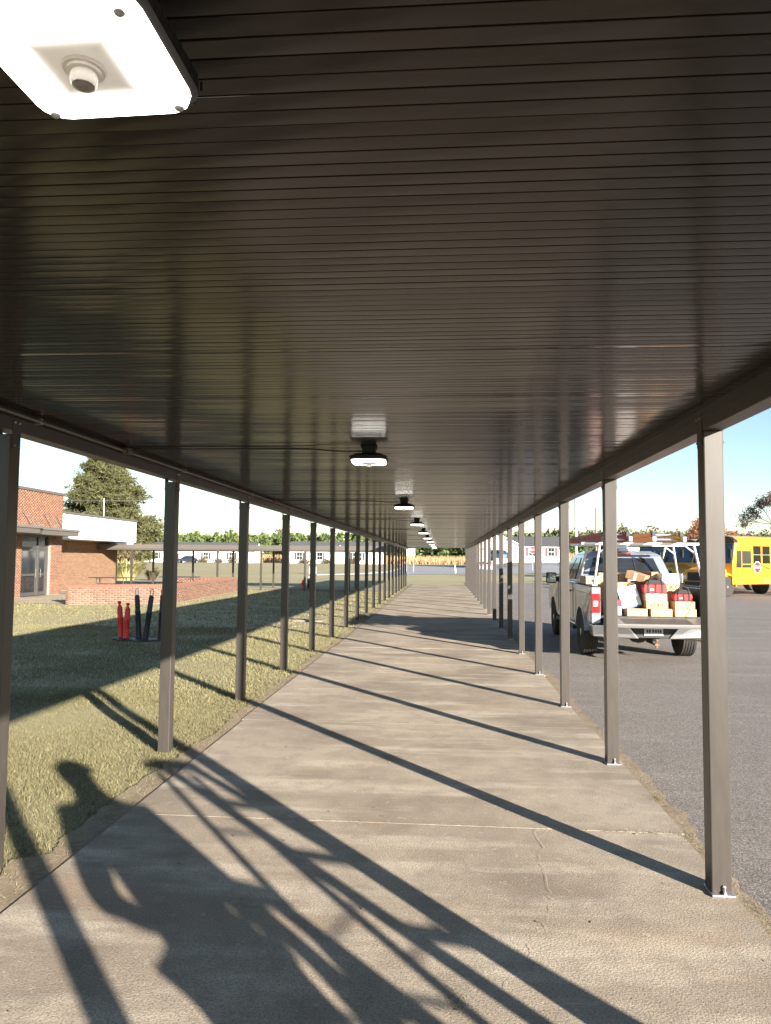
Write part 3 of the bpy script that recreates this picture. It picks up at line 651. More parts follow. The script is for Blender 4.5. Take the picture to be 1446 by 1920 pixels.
# ================================================================== PICKUP
def arc(cx, cz, r, a0, a1, n=12): return [(cx+r*math.cos(math.radians(a0+(a1-a0)*k/n)), cz+r*math.sin(math.radians(a0+(a1-a0)*k/n))) for k in range(n+1)]
def wheel(t, x, y, r, wdt, side, rim=True, rim_mat=None, tread=True):
    s = side; w2 = wdt/2; g = r-0.010
    prof = [(r*0.60, -w2*0.9), (r*0.80, -w2), (r*0.95, -w2*0.92)]
    if tread:
        for k in range(5):
            a = -w2*0.82+k*w2*0.345; prof += [(r, a), (r, a+w2*0.22), (g, a+w2*0.24), (g, a+w2*0.33)]
    else: prof += [(r, -w2*0.75), (r, w2*0.75)]
    prof += [(r*0.95, w2*0.92), (r*0.80, w2), (r*0.60, w2*0.9)]
    e = bpy.data.objects.new('wheel', None); COL.objects.link(e); e.parent = t; e.location = (x, y, r); e.empty_display_size = 0.1
    MB().lathe(prof, 36, axis='x').build('tyre', M_RUBBER, e, smooth=True)
    rm = rim_mat or M_ALU; q = MB(); f = s*w2*0.80
    q.lathe([(r*0.60, s*w2*0.85), (r*0.56, f), (r*0.54, -s*w2*0.2), (0.02, -s*w2*0.2)], 28, axis='x', caps=False)
    for k in range(6):
        T = Matrix.Rotation(2*PI*k/6, 4, 'X'); q.hexa([T @ Vector(p) for p in ((f-s*0.05, -0.045, 0.03), (f-s*0.05, 0.045, 0.03), (f-s*0.03, 0.03, r*0.57), (f-s*0.03, -0.03, r*0.57))], [T @ Vector(p) for p in ((f, -0.035, 0.03), (f, 0.035, 0.03), (f+s*0.005, 0.022, r*0.57), (f+s*0.005, -0.022, r*0.57))])
    q.lathe([(0.07, f-s*0.05), (0.07, f+s*0.012), (0.05, f+s*0.02)], 18, axis='x')
    q.build('rim', rm, e, smooth=True)
    return e
def pickup():
    t = thing('pickup_truck', 'silver crew cab pickup with lowered tailgate and a loaded bed on the asphalt', 'pickup truck', (3.53, 14.12, -0.016), math.radians(-0.6))
    W = 1.0; AR = 0.47; R_ = 0.405
    # bed sides
    for s in (-1, 1):
        poly = [(-1.10, 0.66), (-0.62, 0.56)] + [(AR*math.cos(a)*1.0, R_+AR*math.sin(a)) for a in np.linspace(PI*0.905, PI*0.095, 15)] + [(0.62, 0.52), (0.66, 0.50), (0.66, 1.27), (-1.10, 1.27)]
        m = MB(); n = len(poly)
        # outer skin bows out at mid height
        def ox(z): return s*(W-0.035*((z-0.92)/0.42)**2)
        zs = poly
        vs = [(ox(z), y, z) for y, z in poly] + [(s*(W-0.16), y, z) for y, z in poly]
        m.add(vs, [tuple(range(n)), tuple(range(n, 2*n))] + [(i, (i+1) % n, n+(i+1) % n, n+i) for i in range(n)])
        side = m.build('bed_side', M_SILVER, t, bevel=0.018, seg=3)
        fl = MB(); P0 = arc(0, R_, AR-0.005, 172, 8, 18); P1 = arc(0, R_, AR+0.06, 172, 8, 18); k = len(P0)
        fl.v = [(s*(W+0.006), y, z) for y, z in P0]+[(s*(W+0.004), y, z) for y, z in P1]+[(s*(W-0.1), y, z) for y, z in P0]+[(s*(W-0.05), y, z) for y, z in P1]
        fl.f = [(i, i+1, k+i+1, k+i) for i in range(k-1)]+[(i, i+1, 2*k+i+1, 2*k+i) for i in range(k-1)]+[(k+i, k+i+1, 3*k+i+1, 3*k+i) for i in range(k-1)]
        fl.build('wheel_flare', M_SILVER, side, smooth=True)
        cr = MB(); cr.box(min(s*(W-0.15), s*(W-0.03)), max(s*(W-0.15), s*(W-0.03)), -1.08, 0.64, 1.271, 1.292); cr.build('rail_cap', M_BLACKPL, side, bevel=0.006)
        b2 = MB(); b2.box(min(s*(W+0.001), s*(W-0.008)), max(s*(W+0.001), s*(W-0.008)), -0.95, 0.6, 1.14, 1.152); b2.build('crease', M_SILVER, side)
        # tail lamp
        tl = MB(); tl.box(min(s*0.845, s*(W-0.002)), max(s*0.845, s*(W-0.002)), -1.135, -0.98, 0.83, 1.16); lamp = tl.build('tail_light', M_TRED, t, bevel=0.014)
        tw = MB(); tw.box(min(s*0.885, s*0.965), max(s*0.885, s*0.965), -1.140, -1.134, 0.945, 1.035); tw.build('reverse_light', M_TWHITE, lamp, bevel=0.002)
        rz_ = MB(); rz_.box(min(s*0.84, s*0.99), max(s*0.84, s*0.99), -1.12, -1.09, 0.56, 1.27); rz_.build('rear_corner', M_SILVER, t, bevel=0.01)
        ln = MB(); ln.box(min(s*0.839, s*0.825), max(s*0.839, s*0.825), -1.08, 0.62, 0.80, 1.26); ln.build('bed_liner', M_BLACKPL, t)
    fl = MB(); fl.box(-0.84, 0.84, -1.10, 0.66, 0.72, 0.782); fl.build('bed_floor', M_BLACKPL, t)
    bh = MB(); bh.box(-0.84, 0.84, 0.60, 0.66, 0.785, 1.30); bh.build('bed_front', M_SILVER, t)
    # lowered tailgate, hinged at the bed end and drooping a little
    tgm = mat('tailgate_grey', (0.20, 0.19, 0.18), 0.45, 0.3, var=0.1, scale=10)
    g = MB(); g.box(-0.80, 0.80, -0.56, -0.01, -0.05, 0.0); tg = g.build('tailgate', tgm, t, bevel=0.012); tg.location = (0, -1.115, 0.765); tg.rotation_euler = (math.radians(7.5), 0, 0)
    for k in range(6):
        q = MB(); q.box(-0.55, 0.55, -0.50+k*0.07, -0.47+k*0.07, 0.0005, 0.005); q.build('rib', M_BLACKPL, tg)
    lip = MB(); lip.prism([(-0.80, -0.012), (0.80, -0.012), (0.80, -0.045), (0.55, -0.058), (-0.55, -0.058), (-0.80, -0.045)], 'y', -0.595, -0.562); lip.build('gate_lip', mat('gate_edge', (0.16, 0.155, 0.15), 0.4, 0.4), tg, bevel=0.008)
    for s in (-1, 1):
        c = MB(); c.tube([(s*0.82, -1.10, 1.12), (s*0.80, -1.55, 0.70)], 0.006, 6); c.build('gate_cable', M_BLACKPL, t)
    # bumper
    for s in (-1, 1):
        bp = MB(); bp.hexa([(s*0.24, -1.30, 0.42), (s*0.98, -1.19, 0.44), (s*1.0, -0.95, 0.46), (s*0.24, -1.10, 0.42)], [(s*0.42, -1.31, 0.635), (s*0.99, -1.20, 0.635), (s*1.0, -0.95, 0.635), (s*0.42, -1.10, 0.635)])
        bo = bp.build('rear_bumper', M_CHROME, t, bevel=0.02, seg=3)
    c = MB(); c.box(-0.41, 0.41, -1.262, -1.11, 0.43, 0.628); c.build('step_pad', M_BLACKPL, bo, bevel=0.01)
    c = MB(); c.box(-1.0, 1.0, -1.20, -1.12, 0.637, 0.66); c.build('bumper_cover', M_BLACKPL, bo, bevel=0.01)
    pl = MB(); pl.box(-0.155, 0.155, -1.280, -1.263, 0.475, 0.605); plo = pl.build('licence_plate', mat('plate_white', (0.55, 0.56, 0.58), 0.5, var=0.15, scale=30), t, bevel=0.004)
    for k, (xx, ww) in enumerate(((-0.105, 0.03), (-0.065, 0.028), (-0.01, 0.03), (0.035, 0.03), (0.075, 0.026), (0.112, 0.026))):
        b = MB(); b.box(xx-ww/2, xx+ww/2, -1.2825, -1.2802, 0.525, 0.578); b.build('plate_character', M_INK, plo)
    h = MB(); h.box(-0.04, 0.04, -1.36, -0.9, 0.335, 0.40); h.build('hitch_receiver', M_BLACKPL, t, bevel=0.006)
    h = MB(); h.box(-0.035, 0.035, -1.48, -1.35, 0.33, 0.36); D_ = Matrix.Translation((0, -1.45, -0.07)); h.lathe([(0.014, 0.43), (0.012, 0.455), (0.026, 0.475), (0.027, 0.49), (0.012, 0.508)], 14, m=D_); h.lathe([(0.02, 0.36), (0.02, 0.40)], 6, m=D_)
    h.build('tow_ball', mat('rusty_steel', (0.26, 0.13, 0.07), 0.7, 0.3, var=0.4, scale=30), t)
    ex = MB(); ex.tube([(0.35, -0.5, 0.42), (0.55, -0.95, 0.43), (0.84, -1.22, 0.42)], 0.042, 14); ex.build('exhaust', mat('stained_steel', (0.45, 0.37, 0.28), 0.4, 0.6, var=0.3, scale=15), t, smooth=True)
    ax = MB(); ax.tube([(-0.8, 0, R_), (0.8, 0, R_)], 0.05, 10); ax.lathe([(0.05, -0.2), (0.15, -0.1), (0.17, 0), (0.15, 0.1), (0.05, 0.2)], 14, axis='x', m=Matrix.Translation((0.05, 0, R_-0.02))); ax.box(-0.5, -0.42, -1.1, 4.2, 0.5, 0.6); ax.box(0.42, 0.5, -1.1, 4.2, 0.5, 0.6); ax.box(-0.82, 0.82, -1.0, 4.3, 0.60, 0.7)
    ax.lathe([(0.36, -0.09), (0.39, 0), (0.36, 0.09)], 18, m=Matrix.Translation((-0.1, -0.72, 0.48)))
    ax.build('chassis', M_BLACKPL, t)
    # cab and nose: one lower body with front arch
    FA = 3.68
    poly = [(0.69, 0.50), (3.15, 0.48)] + [(FA+AR*math.cos(a), R_+AR*math.sin(a)) for a in np.linspace(PI*0.93, PI*0.07, 15)] + [(4.50, 0.56), (4.56, 0.75), (4.52, 1.10), (4.40, 1.19), (3.1, 1.27), (2.9, 1.31), (0.69, 1.31)]
    m = MB(); n = len(poly); rows = []
    for xf in (-1, 1):
        rows.append([(xf*(W-0.035*((z-0.92)/0.42)**2), y, z) for y, z in poly])
    m.add(rows[0]+rows[1], [tuple(range(n)), tuple(range(n, 2*n))]+[(i, (i+1) % n, n+(i+1) % n, n+i) for i in range(n)])
    body = m.build('cab_body', M_SILVER, t, bevel=0.03, seg=3)
    for s in (-1, 1):
        for y in (0.80, 1.74, 2.80):
            q = MB(); q.box(min(s*(W+0.0015), s*(W-0.01)), max(s*(W+0.0015), s*(W-0.01)), y-0.004, y+0.004, 0.60, 1.29); q.build('door_gap', M_BLACKPL, body)
        for y in (0.95, 1.88):
            q = MB(); q.box(min(s*(W-0.005), s*(W+0.028)), max(s*(W-0.005), s*(W+0.028)), y, y+0.2, 1.11, 1.145); q.build('door_handle', M_SILVER if s > 0 else M_BLACKPL, body, bevel=0.008)
        q = MB(); q.tube([(s*0.97, 0.75, 0.43), (s*0.97, 3.1, 0.43)], 0.045, 10); q.build('side_step', M_BLACKPL, t, smooth=True)
    # greenhouse
    b0 = [(-0.93, 0.69, 1.305), (0.93, 0.69, 1.305), (0.93, 3.05, 1.305), (-0.93, 3.05, 1.305)]
    t0 = [(-0.73, 0.93, 1.86), (0.73, 0.93, 1.86), (0.73, 2.22, 1.86), (-0.73, 2.22, 1.86)]
    gh = MB(); gh.hexa(b0, t0); cab = gh.build('cab_roof_frame', M_SILVER, t, bevel=0.05, seg=3)
    rf = MB(); rf.hexa([(-0.72, 0.95, 1.855), (0.72, 0.95, 1.855), (0.72, 2.2, 1.855), (-0.72, 2.2, 1.855)], [(-0.58, 1.08, 1.925), (0.58, 1.08, 1.925), (0.58, 2.05, 1.925), (-0.58, 2.05, 1.925)]); rf.build('roof', M_SILVER, t, bevel=0.03, seg=3)
    def pane(pts, name, off, th=0.012):
        a, b, c_, d_ = [Vector(p) for p in pts]; nn = (b-a).cross(d_-a).normalized()
        if nn.dot(Vector(off)) < 0: nn = -nn
        q = MB(); q.hexa([p-nn*0.02 for p in (a, b, c_, d_)], [p+nn*th for p in (a, b, c_, d_)]); return q.build(name, M_GLASS, t, bevel=0.004)
    def bil(u, v, p): # bilinear on quad p (bl,br,tr,tl)
        bl, br, tr, tl = [Vector(q) for q in p]; return (bl*(1-u)+br*u)*(1-v)+(tl*(1-u)+tr*u)*v
    rear = (b0[0], b0[1], t0[1], t0[0])
    rw = pane([bil(0.10, 0.12, rear), bil(0.90, 0.12, rear), bil(0.88, 0.86, rear), bil(0.12, 0.86, rear)], 'rear_window', (0, -1, 0))
    a_, b_ = bil(0.36, 0.14, rear), bil(0.38, 0.84, rear)
    for u in (0.36, 0.62):
        q = MB(); q.tube([bil(u, 0.14, rear)+Vector((0, -0.02, 0)), bil(u, 0.84, rear)+Vector((0, -0.02, 0))], 0.008, 6); q.build('slider_frame', M_BLACKPL, rw)
    for s, P in ((-1, (b0[3], b0[0], t0[0], t0[3])), (1, (b0[2], b0[1], t0[1], t0[2]))):
        pane([bil(0.08, 0.08, P), bil(0.44, 0.08, P), bil(0.44, 0.86, P), bil(0.30, 0.86, P)], 'side_window', (s, 0, 0))
        pane([bil(0.50, 0.08, P), bil(0.86, 0.08, P), bil(0.80, 0.86, P), bil(0.50, 0.86, P)], 'side_window', (s, 0, 0))
    ws = (b0[2], b0[3], t0[3], t0[2]); pane([bil(0.06, 0.06, ws), bil(0.94, 0.06, ws), bil(0.94, 0.92, ws), bil(0.06, 0.92, ws)], 'windscreen', (0, 1, 0))
    q = MB(); q.box(-0.16, 0.16, 0.925, 0.96, 1.845, 1.885); q.build('high_brake_light', M_TRED, t, bevel=0.006)
    for s in (-1, 1):
        q = MB(); q.box(min(s*1.06, s*1.28), max(s*1.06, s*1.28), 2.62, 2.74, 1.22, 1.46); mo = q.build('wing_mirror', M_BLACKPL, t, bevel=0.03, seg=3)
        q = MB(); q.box(min(s*1.08, s*1.26), max(s*1.08, s*1.26), 2.613, 2.619, 1.245, 1.435); q.build('mirror_glass', mat('mirror', (0.62, 0.75, 0.72), 0.04, 1.0), mo)
        q = MB(); q.hexa([(s*0.90, 2.62, 1.22), (s*1.08, 2.64, 1.27), (s*1.08, 2.72, 1.27), (s*0.90, 2.86, 1.22)], [(s*0.90, 2.66, 1.40), (s*1.08, 2.66, 1.35), (s*1.08, 2.72, 1.35), (s*0.90, 2.74, 1.40)]); q.build('mirror_arm', M_BLACKPL, mo, bevel=0.01)
        wheel(t, s*0.865, 0, R_, 0.27, s); wheel(t, s*0.865, FA, R_, 0.27, s)
        q = MB(); q.box(min(s*0.6, s*0.95), max(s*0.6, s*0.95), 4.50, 4.57, 0.85, 1.05); q.build('headlight', M_TWHITE, t, bevel=0.02)
    q = MB(); q.box(-0.55, 0.55, 4.54, 4.58, 0.72, 1.08); q.build('grille', M_BLACKPL, t, bevel=0.02)
    # wheel wells
    for s in (-1, 1):
        for y in (0, FA):
            q = MB(); A_ = arc(y, R_, AR-0.012, 170, 10, 16); k = len(A_); q.add([(s*0.55, a, b) for a, b in A_]+[(s*0.955, a, b) for a, b in A_], [(i, i+1, k+i+1, k+i) for i in range(k-1)]); q.build('wheel_well', M_BLACKPL, t)
    # ladder rack
    rk = bpy.data.objects.new('ladder_rack', None); COL.objects.link(rk); rk.parent = t; rk.empty_display_size = 0.1
    for y, yb in ((-0.88, -0.98), (0.32, 0.42)):
        q = MB(); q.box(-1.12, 1.0, y-0.03, y+0.03, 2.00, 2.05); q.build('crossbar', M_ALU, rk, bevel=0.008)
        for s in (-1, 1):
            q = MB(); q.tube([(s*0.92, yb, 1.30), (s*0.80, y, 2.0)], 0.024, 10); q.build('leg', M_ALU, rk, smooth=True)
            q = MB(); q.tube([(s*0.82, y, 1.86), (s*0.64, y, 2.0)], 0.014, 8); q.build('brace', M_ALU, rk, smooth=True)
            q = MB(); q.box(s*0.92-0.05, s*0.92+0.05, yb-0.07, yb+0.07, 1.293, 1.315); q.build('foot', M_ALU, rk, bevel=0.005)
    return t
pickup()
TX, TY = 3.53, 14.12
def roof_ladder(x, label, m, y0, y1, sections, width, z0=2.045):
    t = thing('ladder', label, 'ladder', (x, 0, z0))
    for k in range(sections):
        z = k*0.082; w2 = width/2-0.02*k
        for s in (-1, 1):
            r = MB(); r.box(s*w2-0.015, s*w2+0.015, y0+0.1*k, y1-0.1*k, z, z+0.075); r.box(min(s*w2, s*(w2-0.035)), max(s*w2, s*(w2-0.035)), y0+0.1*k, y1-0.1*k, z, z+0.006); r.box(min(s*w2, s*(w2-0.035)), max(s*w2, s*(w2-0.035)), y0+0.1*k, y1-0.1*k, z+0.069, z+0.075)
            r.build('rail', m, t, bevel=0.003)
            f = MB(); f.box(s*w2-0.03, s*w2+0.03, y0+0.1*k-0.06, y0+0.1*k+0.03, z-0.003, z+0.079); f.build('end_cap', M_BLACKPL if k else M_GALV, t, bevel=0.004)
        rm = MB(); rm.tube([(-w2, 0, z+0.037), (w2, 0, z+0.037)], 0.016, 8); me = rm.mesh('rung', M_ALU)
        for j in range(int((y1-y0-0.3)/0.305)): link('rung', me, t, 0, (0, y0+0.2+0.1*k+j*0.305, 0))
    return t
# the ladders lie lengthways and overhang the rack
roof_ladder(2.95, 'red fibreglass extension ladder on the truck rack, driver side', mat('red_fibreglass', (0.42, 0.03, 0.03), 0.5, var=0.2, scale=6), 12.95, 16.6, 2, 0.44)
roof_ladder(3.80, 'yellow fibreglass stepladder on the truck rack', M_LYELLOW, 12.9, 16.0, 2, 0.50)
# ------------------------------------------------------------------ load in the truck bed
def carton(label, x0, x1, y0, y1, z0, z1, m=M_CARD, rz=0, rx=0, ry=0, text=None, flip=False, tape=None, group=None, tsize=0.09, name='cardboard_box'):
    cx, cy = TX+0.06+((x0+x1)/2-TX)*1.03, (y0+y1)/2+0.44      # the bed floor starts at y = 13.02
    t = thing(name, label, 'box', (cx, cy, z0), 0, group); t.rotation_euler = (rx, ry, rz)
    a, b, h = (x1-x0)/2, (y1-y0)/2, z1-z0
    q = MB(); q.box(-a, a, -b, b, 0, h); bo = q.build('carton', m, t, bevel=0.004)
    s = MB(); s.box(-a+0.004, a-0.004, -0.004, 0.004, h-0.001, h+0.0015); s.build('flap_seam', M_INK, bo)
    if tape:
        s = MB(); s.box(-tape/2, tape/2, -b-0.0015, -b+0.001, h*0.02, h*0.98); s.build('tape', M_TAPE, bo)
    if text:
        o = link('lettering', text_mesh(text, tsize, M_INK), bo, 0, (0, -b-0.001, h*0.5)); o.rotation_euler = (PI/2, PI if flip else 0, 0)
    return t
FZ = 0.782-0.016; GZ = FZ+0.001
carton('low cardboard tray with cut slots at the tailgate edge below the white panel', 3.08, 3.42, 12.60, 12.86, GZ, GZ+0.125, rz=0.02, text=None)
carton('plain low cardboard box on the tailgate, middle of the bottom row', 3.47, 3.82, 12.58, 12.88, GZ, GZ+0.125, rz=-0.04)
carton('plain low cardboard box on the tailgate at the passenger end', 3.86, 4.21, 12.60, 12.90, GZ, GZ+0.125, rz=0.0)
carton('cardboard box with upside down printed lettering in the middle stack', 3.40, 3.76, 12.62, 12.95, GZ+0.128, GZ+0.255, text='EiKO', flip=True, tsize=0.10)
carton('cardboard box with a white tape strip under the larger red tool bag', 3.39, 3.75, 12.64, 12.97, GZ+0.258, GZ+0.385, tape=0.075, rz=0.02)
carton('cardboard box under the smaller red tool bag', 3.88, 4.22, 12.66, 12.98, GZ+0.128, GZ+0.255, rz=-0.03)
carton('brown cardboard box on edge behind the middle stack', 3.77, 3.86, 12.95, 13.3, FZ+0.02, FZ+0.27, m=M_CARD2)
carton('cardboard box printed with large letters beneath the white carton', 3.78, 4.12, 13.02, 13.4, FZ+0.40, FZ+0.565, text='EiKO', tsize=0.125)
carton('supporting cardboard box behind the smaller red bag', 3.78, 4.14, 13.0, 13.4, FZ, FZ+0.398, m=M_CARD2)
carton('white carton with a blue side on top of the lettered box', 3.76, 4.12, 13.02, 13.4, FZ+0.568, FZ+0.725, m=M_WHITEBOX, rz=0.05, name='white_carton')
carton('small brown cardboard box turned corner on beside the white carton', 3.58, 3.76, 13.25, 13.45, FZ+0.585, FZ+0.75, m=M_CARD2, rz=0.6)
carton('tall stack base cardboard box behind the larger red bag', 3.35, 3.76, 13.1, 13.5, FZ, FZ+0.582, m=M_CARD2)
carton('brown cardboard box tipped over on top of the load', 3.22, 3.56, 13.06, 13.34, FZ+0.598, FZ+0.735, m=M_CARD2, rz=-0.55, ry=0.28, tape=0.05)
carton('long cardboard box with printed letters against the cab window', 2.78, 3.30, 13.42, 13.85, FZ+0.57, FZ+0.72, text='EiKO', tsize=0.10)
carton('dark cardboard box with a black label behind the white panel', 2.86, 3.34, 13.05, 13.4, FZ+0.40, FZ+0.565, m=M_CARD2, tape=0.03)
carton('brown cardboard box low on the driver side of the bed', 2.86, 3.33, 13.05, 13.4, FZ, FZ+0.398, m=M_CARD2)
carton('large cardboard box deep in the bed under the long carton', 2.78, 3.32, 13.42, 13.9, FZ, FZ+0.568)
def white_panel():
    t = thing('printed_carton', 'white printed carton leaning on the load with a blue lower edge', 'carton', (3.27, 13.24, GZ+0.135), 0.0)
    t.rotation_euler = (math.radians(-14), math.radians(-14), 0.0)
    q = MB(); q.box(-0.165, 0.165, -0.03, 0.03, 0, 0.37); bo = q.build('carton', M_WHITEBOX, t, bevel=0.004)
    s = MB(); s.box(-0.165, 0.165, -0.0315, -0.0295, 0.0, 0.018); s.build('blue_stripe', M_BLUEPR, bo)
    s = MB(); s.box(-0.163, 0.163, -0.028, 0.028, 0.371, 0.374); s.build('top_flap', M_CARD, bo)
    for a, b in ((-0.06, 0.24), (0.0, 0.225)):
        s = MB(); s.box(a, a+0.04, -0.0315, -0.0295, b, b+0.008); s.build('print_mark', M_INK, bo)
white_panel()
def toolbag(label, x, y, z, w_, h, rz=0):
    t = thing('tool_bag', label, 'tool bag', (x, y, z), rz)
    q = MB(); q.prism([(-w_/2, 0), (w_/2, 0), (w_/2+0.008, h*0.5), (w_/2-0.012, h), (-w_/2+0.012, h), (-w_/2-0.008, h*0.5)], 'y', -0.11, 0.11); bo = q.build('body', M_REDBAG, t, bevel=0.02, seg=3)
    q = MB(); q.prism([(-w_/2+0.005, h-0.01), (w_/2-0.005, h-0.01), (w_/2-0.05, h+0.06), (w_/2-0.13, h+0.075), (-w_/2+0.10, h+0.085), (-w_/2+0.03, h+0.03)], 'y', -0.10, 0.10); q.build('top_flap', M_BLACKBAG, t, bevel=0.02, seg=3)
    q = MB(); q.box(-w_/2-0.004, w_/2+0.004, -0.114, 0.114, 0, 0.018); q.build('base', M_BLACKBAG, t, bevel=0.004)
    for a in (-0.30, 0.02, 0.30):
        q = MB(); q.box(a*w_-0.013, a*w_+0.013, -0.1165, -0.108, 0.01, h); q.build('strap', M_BLACKBAG, bo)
    q = MB(); q.tube([(-0.3*w_, -0.10, h), (-0.25*w_, -0.10, h+0.10), (0, -0.09, h+0.135), (0.25*w_, -0.10, h+0.10), (0.3*w_, -0.10, h)], 0.010, 8); q.build('handle', M_BLACKBAG, t, smooth=True)
    q = MB(); q.box(-0.22*w_, -0.06*w_, -0.1185, -0.1165, h*0.35, h*0.5); q.build('logo_patch', M_WHITEBOX, bo)
toolbag('larger red and black tool bag on the middle box stack', 3.63, 13.24, GZ+0.387, 0.39, 0.155)
toolbag('smaller red and black tool bag on the passenger side boxes', 4.11, 13.25, GZ+0.257, 0.31, 0.125, -0.05)
def toolbox():
    t = thing('tool_box', 'grey plastic tool box with a red band at the tailgate edge', 'tool box', (2.92, 13.24, GZ))
    q = MB(); q.box(-0.13, 0.13, -0.16, 0.16, 0, 0.17); q.build('tray', mat('grey_plastic', (0.30, 0.30, 0.30), 0.5, var=0.1, scale=10), t, bevel=0.012)
    q = MB(); q.box(-0.135, 0.135, -0.165, 0.165, 0.172, 0.27); q.build('lid', mat('red_plastic', (0.5, 0.02, 0.035), 0.45), t, bevel=0.016)
    q = MB(); q.box(-0.05, 0.05, -0.175, -0.166, 0.13, 0.20); q.build('latch', M_BLACKPL, t, bevel=0.004)
toolbox()
def railbox():
    t = thing('rail_box', 'small tan metal box strapped on the bed rail of the truck', 'box', (2.62, 14.0, 1.278))
    q = MB(); q.box(-0.06, 0.20, -0.30, 0.30, 0.002, 0.135); q.build('case', mat('tan_metal', (0.34, 0.27, 0.17), 0.5, 0.2, var=0.2, scale=10), t, bevel=0.01)
    q = MB(); q.box(-0.065, 0.205, -0.305, 0.305, 0.137, 0.155); q.build('lid', M_ALU, t, bevel=0.005)
    q = MB(); q.box(0.05, 0.09, -0.308, -0.300, 0.05, 0.09); q.build('latch', M_BLACKPL, t, bevel=0.003)
railbox()
